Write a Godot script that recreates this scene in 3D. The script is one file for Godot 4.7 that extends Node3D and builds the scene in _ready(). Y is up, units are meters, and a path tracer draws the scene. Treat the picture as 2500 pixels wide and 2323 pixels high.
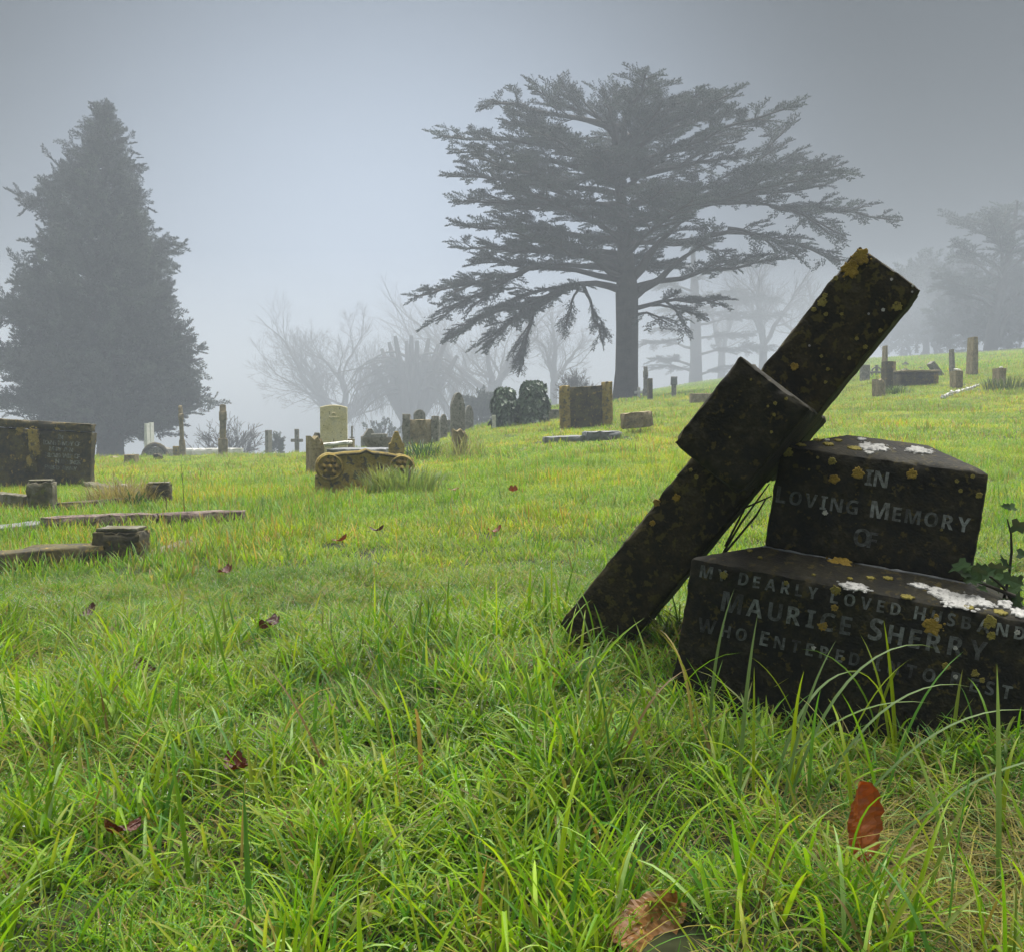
extends Node3D

const EYE := 0.52            # camera height above the grass, metres
const K := 0.51483           # picture units used for the survey notes below -> pixels of a 1024 px wide frame
const FOC := 975.0
const PITCH := 0.04664

var M := {}
var rng := RandomNumberGenerator.new()
var patch_noise := FastNoiseLite.new()
var bump_noise := FastNoiseLite.new()
var chip_noise := FastNoiseLite.new()
var font := SystemFont.new()
var used_names := {}
var plinth_frame := Transform3D()
var clear_spots: Array = []   # [x, z, radius] kept free of long grass


# ---------------------------------------------------------------- geometry helper
class Geo:
	var v := PackedVector3Array()
	var n := PackedVector3Array()
	var c := PackedColorArray()
	var i := PackedInt32Array()
	var col := Color(1, 1, 1)

	func vert(p: Vector3, nn: Vector3) -> int:
		v.append(p); n.append(nn); c.append(col)
		return v.size() - 1

	func tri(a: Vector3, b: Vector3, d: Vector3) -> void:      # counter-clockwise seen from outside
		var nn := (b - a).cross(d - a).normalized()
		var k := vert(a, nn); vert(b, nn); vert(d, nn)
		i.append_array([k, k + 2, k + 1])

	func quad(a: Vector3, b: Vector3, d: Vector3, e: Vector3) -> void:
		tri(a, b, d); tri(a, d, e)

	func tube(pts: Array, radii: Array, sides := 8, lump := 0.0) -> void:
		var first := v.size()
		var ref := Vector3.UP
		for k in pts.size():
			var t: Vector3 = (pts[mini(k + 1, pts.size() - 1)] - pts[maxi(k - 1, 0)]).normalized()
			if absf(t.dot(ref)) > 0.95:
				ref = Vector3.RIGHT if absf(t.x) < 0.8 else Vector3.BACK
			var a := t.cross(ref).normalized()
			var b := a.cross(t).normalized()
			for s in sides:
				var ang := TAU * s / sides
				var d := a * cos(ang) + b * sin(ang)
				var r: float = radii[k] * (1.0 + lump * sin(ang * 3.0 + k * 1.7) + lump * 0.6 * sin(ang * 5.0 + k * 0.6))
				vert(pts[k] + d * r, d)
		for k in pts.size() - 1:
			for s in sides:
				var p := first + k * sides + s
				var q := first + k * sides + (s + 1) % sides
				i.append_array([p, q, p + sides, q, q + sides, p + sides])

	func blade(base: Vector3, az: float, length: float, w: float, a0: float, a1: float, c0: Color, c1: Color, segs := 3, kink := 0.0, fold := 0.0) -> void:
		var dh := Vector3(cos(az), 0, sin(az))
		var side := Vector3(-sin(az), 0, cos(az))
		var p := base
		var first := v.size()
		for k in segs + 1:
			var t := float(k) / segs
			var ang := a0 + a1 * t * t
			if kink > 0.0 and t > 0.55:
				ang += kink
			var tan_ := dh * sin(ang) + Vector3.UP * cos(ang)
			var nn := side.cross(tan_).normalized()
			col = c0.lerp(c1, t)
			var ww := w * (0.75 + 0.5 * t - 1.25 * t * t * t) * 0.5
			if k == segs:
				vert(p, nn)
			elif fold > 0.0:
				vert(p - side * ww, (nn + side * fold).normalized())
				col = col * 0.9
				vert(p - nn * ww * fold, nn)
				col = col / 0.9
				vert(p + side * ww, (nn - side * fold).normalized())
			else:
				vert(p - side * ww, nn); vert(p + side * ww, nn)
			p += tan_ * (length / segs)
		if fold > 0.0:
			for k in segs - 1:
				var q := first + k * 3
				i.append_array([q, q + 3, q + 1, q + 1, q + 3, q + 4, q + 1, q + 4, q + 2, q + 2, q + 4, q + 5])
			var f := first + (segs - 1) * 3
			i.append_array([f, f + 3, f + 1, f + 1, f + 3, f + 2])
			return
		for k in segs - 1:
			var q := first + k * 2
			i.append_array([q, q + 2, q + 1, q + 1, q + 2, q + 3])
		var e := first + (segs - 1) * 2
		i.append_array([e, e + 2, e + 1])

	func ball(at: Vector3, r: float) -> void:          # small octahedron-based drop
		var dirs := [Vector3.RIGHT, Vector3.LEFT, Vector3.UP, Vector3.DOWN, Vector3.BACK, Vector3.FORWARD]
		for x in [0, 1]:
			for y in [2, 3]:
				for z in [4, 5]:
					var a: Vector3 = dirs[x]; var b: Vector3 = dirs[y]; var d: Vector3 = dirs[z]
					var ab := (a + b).normalized(); var bd := (b + d).normalized(); var da := (d + a).normalized()
					for t in [[a, ab, da], [ab, b, bd], [da, bd, d], [ab, bd, da]]:
						var flip: bool = (t[1] - t[0]).cross(t[2] - t[0]).dot(a + b + d) < 0.0
						var k := v.size()
						for q in 3:
							vert(at + t[q] * r, t[q])
						i.append_array([k, k + 1, k + 2] if flip else [k, k + 2, k + 1])

	func mesh(into: ArrayMesh = null) -> ArrayMesh:
		var m := into if into else ArrayMesh.new()
		var arr := []
		arr.resize(Mesh.ARRAY_MAX)
		arr[Mesh.ARRAY_VERTEX] = v; arr[Mesh.ARRAY_NORMAL] = n; arr[Mesh.ARRAY_COLOR] = c; arr[Mesh.ARRAY_INDEX] = i
		m.add_surface_from_arrays(Mesh.PRIMITIVE_TRIANGLES, arr)
		return m


# ---------------------------------------------------------------- naming and placing
func numbered(called: String) -> String:
	var k: int = used_names.get(called, -1) + 1
	used_names[called] = k
	return called if k == 0 else "%s_%03d" % [called, k]


func tag(o: Node, label: String, category := "", group := "", kind := "") -> Node:
	if label: o.set_meta("label", label)
	if category: o.set_meta("category", category)
	if group: o.set_meta("group", group)
	if kind: o.set_meta("kind", kind)
	return o


func thing(called: String, at: Vector3, label: String, category: String, group := "") -> Node3D:
	var o := Node3D.new()
	o.name = numbered(called)
	o.position = at
	add_child(o, true)
	tag(o, label, category, group)
	return o


func part(called: String, m: Mesh, mat: Material, parent: Node, xf := Transform3D()) -> MeshInstance3D:
	var o := MeshInstance3D.new()
	o.name = called if parent != self else numbered(called)
	o.mesh = m
	o.transform = xf
	if mat: o.material_override = mat
	parent.add_child(o, true)
	return o


func scatter(called: String, m: Mesh, where: Array, tints: Array, mat: Material, parent: Node) -> MultiMeshInstance3D:
	var mm := MultiMesh.new()
	mm.transform_format = MultiMesh.TRANSFORM_3D
	mm.use_colors = true
	mm.mesh = m
	mm.instance_count = where.size()
	for k in where.size():
		mm.set_instance_transform(k, where[k])
		mm.set_instance_color(k, tints[k] if k < tints.size() else Color.WHITE)
	var o := MultiMeshInstance3D.new()
	o.name = called if parent != self else numbered(called)
	o.multimesh = mm
	if mat: o.material_override = mat
	parent.add_child(o, true)
	return o


func rise(x: float) -> float:          # how the hill climbs to the right, 24 m out
	const T := [[-60, -0.6], [-12, -0.14], [-5, -0.05], [-2.5, 0.14], [0.2, 0.85], [2.7, 1.16], [6, 1.42], [12.6, 2.0], [25, 3.0], [60, 4.2], [400, 5.0]]
	var s := 0.0
	for q in [-0.9, -0.45, 0.0, 0.45, 0.9]:
		var xx: float = x + q
		for k in T.size() - 1:
			if xx <= T[k + 1][0] or k == T.size() - 2:
				s += lerpf(T[k][1], T[k + 1][1], clampf((xx - T[k][0]) / (T[k + 1][0] - T[k][0]), 0.0, 1.0)) * 0.2
				break
	return s


func ground(x: float, z: float) -> float:
	var d := maxf(-z, 0.0)
	var h := rise(x) * pow(minf(d, 24.0) / 24.0, 1.15) * (1.0 + 0.018 * (clampf(d, 24.0, 80.0) - 24.0))
	var left := 1.0 - smoothstep(-0.12, 0.05, x / maxf(d, 1.0))
	h -= left * (0.036 * (clampf(d, 22.0, 160.0) - 22.0) + 0.01 * maxf(d - 160.0, 0.0))
	h += 0.09 * exp(-((x - 0.15) * (x - 0.15) + (z + 1.75) * (z + 1.75)) / 0.25) + 0.03 * exp(-((x - 0.6) * (x - 0.6) + (z + 1.2) * (z + 1.2)) / 0.3)
	h += bump_noise.get_noise_2d(x * 7.0, z * 7.0 + 40.0) * 0.035 * (1.0 - smoothstep(2.5, 5.0, d)) * smoothstep(0.4, 0.9, d)
	return h + bump_noise.get_noise_2d(x, z) * lerpf(0.015, 0.045, smoothstep(4.0, 16.0, d))


func spot(dx: float, depth: float, lift := 0.0) -> Vector3:      # on the ground, dx from the survey notes, depth in metres
	var x := (dx * K - 512.0) / FOC * depth
	return Vector3(x, ground(x, -depth) + lift, -depth)


func level(dy: float, depth: float) -> float:                     # height above datum of a survey row at that depth
	var t := atan((dy * K - 475.5) / FOC) + PITCH
	return EYE - tan(t) * depth


func reach_row(dx: float, dy: float) -> float:                    # depth at which the ground meets a survey row
	var depth := 3.0
	while depth < 40.0 and spot(dx, depth, 0.03).y < level(dy, depth):
		depth += 0.1
	return depth


func unit(depth: float) -> float:
	return K * depth / FOC


# ---------------------------------------------------------------- materials
func lin(r: float, g: float, b: float) -> Color:
	return Color(r, g, b).linear_to_srgb()


func noise_img(sd: int, freq: float, size: int, kind := FastNoiseLite.TYPE_SIMPLEX_SMOOTH, oct := 4) -> PackedByteArray:
	var f := FastNoiseLite.new()
	f.seed = sd; f.frequency = freq; f.noise_type = kind; f.fractal_octaves = oct
	var im := f.get_seamless_image(size, size)
	im.convert(Image.FORMAT_L8)
	return im.get_data()


# layered mineral / lichen / algae colouring. cols: stops as linear colours; spots: [linear colour, threshold]
func stone(sd: int, cols: Array, spots: Array, scale: float, relief := 0.12, rough := 0.85, tile := 256) -> StandardMaterial3D:
	var a := noise_img(sd, 0.012, tile)
	var b := noise_img(sd + 1, 0.05, tile)
	var f := noise_img(sd + 2, 0.3, tile, FastNoiseLite.TYPE_VALUE, 3)
	var s := noise_img(sd + 3, 0.03, tile, FastNoiseLite.TYPE_SIMPLEX_SMOOTH, 5)
	var g := Gradient.new()
	g.offsets = PackedFloat32Array(); g.colors = PackedColorArray()
	for k in cols.size():
		g.add_point(float(k) / maxf(cols.size() - 1, 1), cols[k])
	var out := PackedByteArray(); out.resize(tile * tile * 3)
	var hgt := PackedByteArray(); hgt.resize(tile * tile)
	for k in tile * tile:
		var t := clampf((a[k] * 0.5 + b[k] * 0.35 + f[k] * 0.15) / 255.0 * 1.5 - 0.25, 0.0, 1.0)
		var c := g.sample(t)
		c = c * (0.75 + 0.5 * f[k] / 255.0)
		for sp in spots:
			var q: float = (s[k] * 0.75 + f[k] * 0.25) / 255.0 if sp.size() < 3 else (b[k] * 0.6 + f[k] * 0.4) / 255.0
			c = c.lerp(sp[0], smoothstep(sp[1], sp[1] + 0.07, q))
		var cs := c.linear_to_srgb()
		out[k * 3] = clampi(int(cs.r * 255), 0, 255); out[k * 3 + 1] = clampi(int(cs.g * 255), 0, 255); out[k * 3 + 2] = clampi(int(cs.b * 255), 0, 255)
		hgt[k] = clampi(int(b[k] * 0.25 + f[k] * 0.75), 0, 255)
	var m := StandardMaterial3D.new()
	m.albedo_texture = ImageTexture.create_from_image(Image.create_from_data(tile, tile, false, Image.FORMAT_RGB8, out))
	m.uv1_triplanar = true
	m.uv1_scale = Vector3.ONE * scale
	m.roughness = rough
	m.metallic_specular = 0.4
	m.heightmap_enabled = true
	m.heightmap_texture = ImageTexture.create_from_image(Image.create_from_data(tile, tile, false, Image.FORMAT_L8, hgt))
	m.heightmap_scale = relief
	return m


func plain(c: Color, rough := 0.8, vertex := false) -> StandardMaterial3D:
	var m := StandardMaterial3D.new()
	m.albedo_color = c.linear_to_srgb()
	m.roughness = rough
	m.vertex_color_use_as_albedo = vertex
	return m


func leafy(c: Color, rough: float, back: Color) -> StandardMaterial3D:
	var m := plain(c, rough, true)
	m.cull_mode = BaseMaterial3D.CULL_DISABLED
	m.backlight_enabled = true
	m.backlight = back
	m.metallic_specular = 0.5
	return m


func make_materials() -> void:
	var moss := Color(0.05, 0.047, 0.012)
	M.black_stone = stone(11, [Color(0.003, 0.0035, 0.003), Color(0.007, 0.007, 0.005), Color(0.018, 0.016, 0.007), Color(0.04, 0.037, 0.025)], [[Color(0.055, 0.044, 0.011), 0.66], [Color(0.12, 0.11, 0.06), 0.87, 1]], 2.6, 0.13, 0.72, 512)
	M.black_stone.metallic_specular = 0.28
	M.cross_stone = stone(51, [Color(0.005, 0.0045, 0.0025), Color(0.012, 0.0105, 0.0045), Color(0.028, 0.023, 0.008), Color(0.05, 0.044, 0.026)], [[Color(0.06, 0.05, 0.012), 0.58], [Color(0.14, 0.12, 0.05), 0.86, 1]], 2.4, 0.14, 0.7, 512)
	M.cross_stone.metallic_specular = 0.28
	M.dark_tablet = stone(23, [Color(0.03, 0.032, 0.028), Color(0.05, 0.045, 0.03), Color(0.1, 0.085, 0.03), Color(0.07, 0.07, 0.06)], [[Color(0.25, 0.17, 0.04), 0.67], [Color(0.35, 0.33, 0.26), 0.8, 1]], 1.4, 0.3)
	M.kerb = stone(31, [Color(0.05, 0.05, 0.042), Color(0.1, 0.09, 0.05), Color(0.16, 0.15, 0.12), Color(0.2, 0.2, 0.18)], [[Color(0.1, 0.11, 0.03), 0.62]], 2.2, 0.3)
	M.red_granite = stone(37, [Color(0.06, 0.042, 0.036), Color(0.12, 0.085, 0.073), Color(0.19, 0.145, 0.125), Color(0.27, 0.235, 0.21)], [[Color(0.05, 0.045, 0.025), 0.6]], 3.0, 0.5)
	M.mustard = stone(41, [Color(0.13, 0.1, 0.035), Color(0.24, 0.175, 0.04), Color(0.34, 0.255, 0.06), Color(0.28, 0.25, 0.13)], [[Color(0.09, 0.08, 0.05), 0.6], [Color(0.36, 0.34, 0.27), 0.74, 1]], 1.8, 0.3)
	M.brown = stone(43, [Color(0.1, 0.08, 0.045), Color(0.2, 0.165, 0.09), Color(0.3, 0.25, 0.14), Color(0.34, 0.31, 0.23)], [[Color(0.24, 0.17, 0.05), 0.66], [Color(0.04, 0.04, 0.03), 0.74, 1]], 2.0, 0.3)
	M.portland = stone(47, [Color(0.5, 0.43, 0.22), Color(0.64, 0.57, 0.33), Color(0.68, 0.61, 0.4), Color(0.6, 0.56, 0.4)], [[Color(0.2, 0.17, 0.08), 0.72]], 1.6, 0.08)
	M.grey = stone(53, [Color(0.1, 0.1, 0.085), Color(0.18, 0.17, 0.14), Color(0.25, 0.24, 0.2), Color(0.3, 0.3, 0.27)], [[Color(0.07, 0.075, 0.05), 0.66]], 1.6, 0.25)
	M.slab = stone(59, [Color(0.1, 0.11, 0.115), Color(0.15, 0.16, 0.165), Color(0.2, 0.21, 0.215)], [[Color(0.1, 0.1, 0.07), 0.7]], 1.6, 0.2, 0.45)
	M.white = stone(61, [Color(0.5, 0.5, 0.47), Color(0.65, 0.65, 0.6), Color(0.72, 0.72, 0.7)], [[Color(0.3, 0.3, 0.24), 0.74]], 1.5, 0.1)
	M.bark = stone(67, [Color(0.035, 0.03, 0.025), Color(0.06, 0.052, 0.042), Color(0.09, 0.08, 0.065)], [], 0.6, 3.0, 0.95)
	M.soil = stone(71, [Color(0.014, 0.016, 0.007), Color(0.025, 0.03, 0.01), Color(0.045, 0.06, 0.016), Color(0.07, 0.08, 0.025)], [[Color(0.06, 0.045, 0.02), 0.66]], 0.9, 1.5, 0.95)
	M.soil.uv1_world_triplanar = true
	M.grass = leafy(Color(1, 1, 1), 0.36, Color(1.0, 1.0, 0.75))
	M.grass.metallic_specular = 0.32
	M.straw = leafy(Color(1, 1, 1), 0.6, Color(0.6, 0.6, 0.5))
	M.needles = leafy(Color(0.04, 0.056, 0.042), 0.7, Color(0.3, 0.3, 0.25))
	M.cypress = leafy(Color(0.045, 0.06, 0.042), 0.7, Color(0.3, 0.3, 0.25))
	M.shrub = leafy(Color(0.06, 0.085, 0.04), 0.6, Color(0.4, 0.4, 0.3))
	M.ivy = leafy(Color(1, 1, 1), 0.35, Color(0.3, 0.3, 0.2))
	M.dead_leaf = leafy(Color(1, 1, 1), 0.4, Color(0.7, 0.5, 0.3))
	M.yellow_lichen = stone(73, [Color(0.12, 0.08, 0.012), Color(0.21, 0.14, 0.018), Color(0.28, 0.2, 0.035)], [[Color(0.1, 0.07, 0.015), 0.66, 1]], 14.0, 0.1, 0.9, 128)
	M.olive_lichen = stone(79, [Color(0.1, 0.085, 0.015), Color(0.19, 0.16, 0.03), Color(0.25, 0.22, 0.06)], [[Color(0.06, 0.05, 0.015), 0.6, 1]], 16.0, 0.1, 0.9, 128)
	M.white_lichen = stone(83, [Color(0.24, 0.24, 0.225), Color(0.4, 0.4, 0.38), Color(0.5, 0.5, 0.48)], [[Color(0.08, 0.08, 0.075), 0.6, 1]], 12.0, 0.08, 0.9, 128)
	M.lead = stone(97, [Color(0.12, 0.12, 0.1), Color(0.4, 0.4, 0.38), Color(0.75, 0.77, 0.77), Color(0.95, 0.97, 1.0)], [], 16.0, 0.05, 0.75, 128)
	M.lead.vertex_color_use_as_albedo = true
	M.twig = plain(Color(0.035, 0.028, 0.018), 0.9)
	M.petal = plain(Color(0.75, 0.75, 0.78), 0.6)
	M.dew = StandardMaterial3D.new()
	M.dew.refraction_enabled = true
	M.dew.refraction_scale = 0.033
	M.dew.roughness = 0.0
	M.dew.albedo_color = Color(1, 1, 1, 0.0)


# ---------------------------------------------------------------- stone shapes
# A weathered block: subdivided box with worn arrises and fine unevenness. hip > 0 slopes the top up to a seat of half width seat.
func rough_block(size: Vector3, r: float, cells: Vector3i, amp: float, sd: int, hip := 0.0, seat := 0.0) -> ArrayMesh:
	chip_noise.seed = sd
	var st := SurfaceTool.new()
	st.begin(Mesh.PRIMITIVE_TRIANGLES)
	var h := size * 0.5
	var grid := []
	for ax in 3:
		var g := [-h[ax], -h[ax] + r * 0.4]
		for k in cells[ax] + 1:
			g.append(lerpf(-h[ax] + r, h[ax] - r, float(k) / cells[ax]))
		g.append(h[ax] - r * 0.4); g.append(h[ax])
		grid.append(g)
	var put := func(p: Vector3) -> Vector3:
		var q := p.clamp(-h + Vector3.ONE * r, h - Vector3.ONE * r)
		var d := p - q
		if d.length() > 1e-6:
			p = q + d.normalized() * r
		var edge := 0
		for ax in 3:
			if absf(p[ax]) > h[ax] - r * 2.2: edge += 1
		var nz := chip_noise.get_noise_3dv(p * 22.0) + 0.5 * chip_noise.get_noise_3dv(p * 70.0)
		var out := (d.normalized() if d.length() > 1e-6 else p.normalized())
		p += out * amp * (nz if edge < 2 else nz * 4.5 - 1.6)
		if hip > 0.0 and p.y > h.y - r * 1.5:
			var e := minf(h.x - absf(p.x), h.z - absf(p.z))
			p.y += hip * clampf(e / (minf(h.x, h.z) - seat), 0.0, 1.0)
		return p
	for ax in 3:
		var u := (ax + 1) % 3
		var w := (ax + 2) % 3
		for s in [-1.0, 1.0]:
			for a in grid[u].size() - 1:
				for b in grid[w].size() - 1:
					var c := []
					for o in [[0, 0], [1, 0], [1, 1], [0, 1]]:
						var p := Vector3.ZERO
						p[ax] = h[ax] * s; p[u] = grid[u][a + o[0]]; p[w] = grid[w][b + o[1]]
						c.append(put.call(p))
					var order := [0, 2, 1, 0, 3, 2] if s > 0 else [0, 1, 2, 0, 2, 3]
					for o in order:
						st.add_vertex(c[o])
	st.generate_normals()
	return st.commit()


# an outline (counter-clockwise, x right, y up) given thickness and a worn arris
func prism(line: Array, depth: float, bevel := 0.012, wave := 0.0, sd := 1) -> ArrayMesh:
	var g := Geo.new()
	var n := line.size()
	var inner := []
	chip_noise.seed = sd
	for k in n:
		var a: Vector2 = line[(k + n - 1) % n]; var b: Vector2 = line[k]; var c: Vector2 = line[(k + 1) % n]
		var e1 := (b - a).normalized(); var e2 := (c - b).normalized()
		var nn := (Vector2(-e1.y, e1.x) + Vector2(-e2.y, e2.x)).normalized()
		var m := 1.0 / maxf(nn.dot(Vector2(-e1.y, e1.x)), 0.5)
		inner.append(b + nn * bevel * m * (1.0 + wave * chip_noise.get_noise_2dv(b * 40.0)))
	var tri := Geometry2D.triangulate_polygon(PackedVector2Array(inner))
	var z := depth * 0.5
	for k in range(0, tri.size(), 3):
		var p: Vector2 = inner[tri[k]]; var q: Vector2 = inner[tri[k + 1]]; var r: Vector2 = inner[tri[k + 2]]
		if (q - p).cross(r - p) < 0.0:
			var t := q; q = r; r = t
		g.tri(Vector3(p.x, p.y, z), Vector3(q.x, q.y, z), Vector3(r.x, r.y, z))
		g.tri(Vector3(p.x, p.y, -z), Vector3(r.x, r.y, -z), Vector3(q.x, q.y, -z))
	for k in n:
		var a: Vector2 = line[k]; var b: Vector2 = line[(k + 1) % n]
		var ia: Vector2 = inner[k]; var ib: Vector2 = inner[(k + 1) % n]
		var zz := z - bevel
		g.quad(Vector3(ia.x, ia.y, z), Vector3(a.x, a.y, zz), Vector3(b.x, b.y, zz), Vector3(ib.x, ib.y, z))
		g.quad(Vector3(a.x, a.y, zz), Vector3(a.x, a.y, -zz), Vector3(b.x, b.y, -zz), Vector3(b.x, b.y, zz))
		g.quad(Vector3(a.x, a.y, -zz), Vector3(ia.x, ia.y, -z), Vector3(ib.x, ib.y, -z), Vector3(b.x, b.y, -zz))
	return g.mesh()


func outline(kind: String, w: float, h: float) -> Array:       # y from 0 to h
	var a := w * 0.5
	var o := [Vector2(-a, 0), Vector2(a, 0)]
	match kind:
		"flat":
			o += [Vector2(a, h), Vector2(-a, h)]
		"segment":          # shallow curved top
			for k in 9:
				var t := lerpf(1.0, -1.0, k / 8.0)
				o.append(Vector2(a * t, h - 0.09 * w * t * t))
		"round":
			for k in 13:
				var t := PI * k / 12.0
				o.append(Vector2(a * cos(t), h - a + a * sin(t)))
		"gothic":
			for k in 7:
				var t := k / 6.0
				o.append(Vector2(a * (1.0 - t * t * 0.35 - 0.65 * t), h - w * 0.95 + w * 0.95 * sin(t * PI * 0.5)))
			for k in range(5, -1, -1):
				var t := k / 6.0
				o.append(Vector2(-a * (1.0 - t * t * 0.35 - 0.65 * t), h - w * 0.95 + w * 0.95 * sin(t * PI * 0.5)))
		"gable":
			o += [Vector2(a, h * 0.72), Vector2(a * 0.75, h * 0.75), Vector2(a * 0.2, h), Vector2(-a * 0.2, h), Vector2(-a * 0.75, h * 0.75), Vector2(-a, h * 0.72)]
		"notched":          # worn post with a broken top
			o += [Vector2(a, h * 0.78), Vector2(a * 0.6, h * 0.94), Vector2(a * 0.5, h * 0.88), Vector2(a * 0.1, h), Vector2(-a * 0.4, h * 0.93), Vector2(-a * 0.95, h)]
		"shaft":
			o += [Vector2(a * 0.85, h * 0.6), Vector2(a * 0.6, h), Vector2(-a * 0.6, h), Vector2(-a * 0.85, h * 0.6)]
		"cross":
			var t := w * 0.16
			var y := h * 0.62
			o = [Vector2(-t, 0), Vector2(t, 0), Vector2(t, y), Vector2(a, y), Vector2(a, y + t * 1.7), Vector2(t, y + t * 1.7), Vector2(t, h), Vector2(-t, h), Vector2(-t, y + t * 1.7), Vector2(-a, y + t * 1.7), Vector2(-a, y), Vector2(-t, y)]
	return o


# one headstone standing between two survey columns with its top on a survey row
func headstone(called: String, x0: float, x1: float, top: float, depth: float, kind: String, thick: float, mat: Material, label: String, category := "headstone", group := "", yaw := 0.0, lean := 0.0) -> MeshInstance3D:
	var at := spot((x0 + x1) * 0.5, depth)
	var h := maxf(level(top, depth) - at.y, 0.06)
	var w := (x1 - x0) * unit(depth)
	var line := []
	for p in outline(kind, w, h + 0.12):
		line.append(p - Vector2(0, 0.12))
	var o := part(called, prism(line, thick, minf(0.012, minf(w, thick) * 0.045)), mat, self)
	o.transform = Transform3D(Basis(Vector3.UP, yaw) * Basis(Vector3.BACK, lean), at)
	tag(o, label, category, group)
	return o


func bar(a: Vector3, b: Vector3, w: float, h: float, mat: Material, called: String, parent: Node, sd := 5) -> MeshInstance3D:
	var len := a.distance_to(b)
	var m := rough_block(Vector3(len, h, w), 0.012, Vector3i(maxi(4, int(len / 0.07)), 3, 3), 0.004, sd)
	var x := (b - a).normalized()
	var z := x.cross(Vector3.UP).normalized()
	return part(called, m, mat, parent, Transform3D(Basis(x, z.cross(x), z), (a + b) * 0.5 + Vector3(0, h * 0.5 - 0.02, 0)))


# a crust of lichen: a low irregular cushion lying on the plane (right, up) with normal right x up
func lichen(parent: Node, mat: Material, at: Vector3, r: float, right: Vector3, up: Vector3, sd: int, squash := 1.0, thick := 0.0013) -> void:
	var g := Geo.new()
	var nn := right.cross(up).normalized()
	var f := FastNoiseLite.new()
	f.seed = sd; f.frequency = 0.9
	var n := 26
	var rings := []
	for ring in [[0.0, 0.9], [0.45, 1.0], [0.8, 1.2], [0.95, 0.8], [1.0, -0.4]]:
		var pts := []
		for k in n:
			var t := TAU * k / n
			var q := 1.0 + 0.55 * f.get_noise_2d(cos(t) * 1.5, sin(t) * 1.5) + 0.2 * f.get_noise_2d(cos(t) * 4.5 + 9.0, sin(t) * 4.5)
			var rr: float = r * q * ring[0]
			var hh: float = thick * ring[1] * (1.0 + 0.5 * f.get_noise_2d(cos(t) * 8.0 * ring[0], sin(t) * 8.0 * ring[0] + 20.0))
			pts.append(at + right * cos(t) * rr + up * sin(t) * rr * squash + nn * hh)
		rings.append(pts)
	for q in rings.size() - 1:
		for k in n:
			var k2 := (k + 1) % n
			if q == 0:
				g.tri(rings[0][0], rings[1][k], rings[1][k2])
			else:
				g.quad(rings[q][k], rings[q + 1][k], rings[q + 1][k2], rings[q][k2])
	if r > 0.01:
		for e in int(r * 500.0):
			var t := f.get_noise_1d(e * 37.0) * 9.0 + e * 2.4
			var c := at + right * cos(t) * r * (1.08 + 0.1 * (e % 4)) + up * sin(t) * r * squash * (1.08 + 0.1 * (e % 4))
			var rr := r * (0.06 + 0.05 * (e % 3))
			for k in 7:
				var a := TAU * k / 7.0
				var b := TAU * (k + 1) / 7.0
				g.tri(c + nn * thick, c + (right * cos(a) + up * sin(a) * squash) * rr - nn * 0.0003, c + (right * cos(b) + up * sin(b) * squash) * rr - nn * 0.0003)
	part("lichen", g.mesh(), mat, parent)


# one line of cut letters from x0 to x1 on a face; capitals that start a word are taller
func letters(parent: Node, text: String, x0: float, x1: float, y: float, tall: float, small: float, z: float, tone: Color, slope := 0.0) -> void:
	var g := Geo.new()
	var glyphs := []
	var width := 0.0
	var gaps := 0
	var start := true
	for ch in text:
		if ch == " ":
			glyphs.append([null, small * 0.62]); width += small * 0.62; start = true
			continue
		var tm := TextMesh.new()
		tm.font = font; tm.text = ch; tm.font_size = 64; tm.pixel_size = 0.01; tm.depth = 0.01; tm.curve_step = 1.5
		var box := tm.get_aabb()
		var s := (tall if start else small) / 0.46
		glyphs.append([tm, box.size.x * s, box, s])
		width += box.size.x * s
		gaps += 1; start = false
	var gap := (x1 - x0 - width) / maxf(gaps - 1, 1)
	var x := x0
	for q in glyphs:
		if q[0] == null:
			x += q[1]
			continue
		var arr: Array = q[0].get_mesh_arrays()
		var box: AABB = q[2]
		var s: float = q[3]
		var first := g.v.size()
		g.col = tone * rng.randf_range(0.3, 1.15)
		var tilt := rng.randf_range(-0.03, 0.03)
		for k in arr[Mesh.ARRAY_VERTEX].size():
			var p: Vector3 = arr[Mesh.ARRAY_VERTEX][k] - Vector3(box.position.x, box.position.y, 0)
			g.vert(Vector3(x + p.x * s + p.y * s * tilt, y + p.y * s + slope * (x - x0), z + clampf(p.z, -0.004, 0.004) * 0.12), arr[Mesh.ARRAY_NORMAL][k])
		for k in arr[Mesh.ARRAY_INDEX]:
			g.i.append(first + k)
		x += q[1] + gap
	part("lettering", g.mesh(), M.lead, parent)


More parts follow.
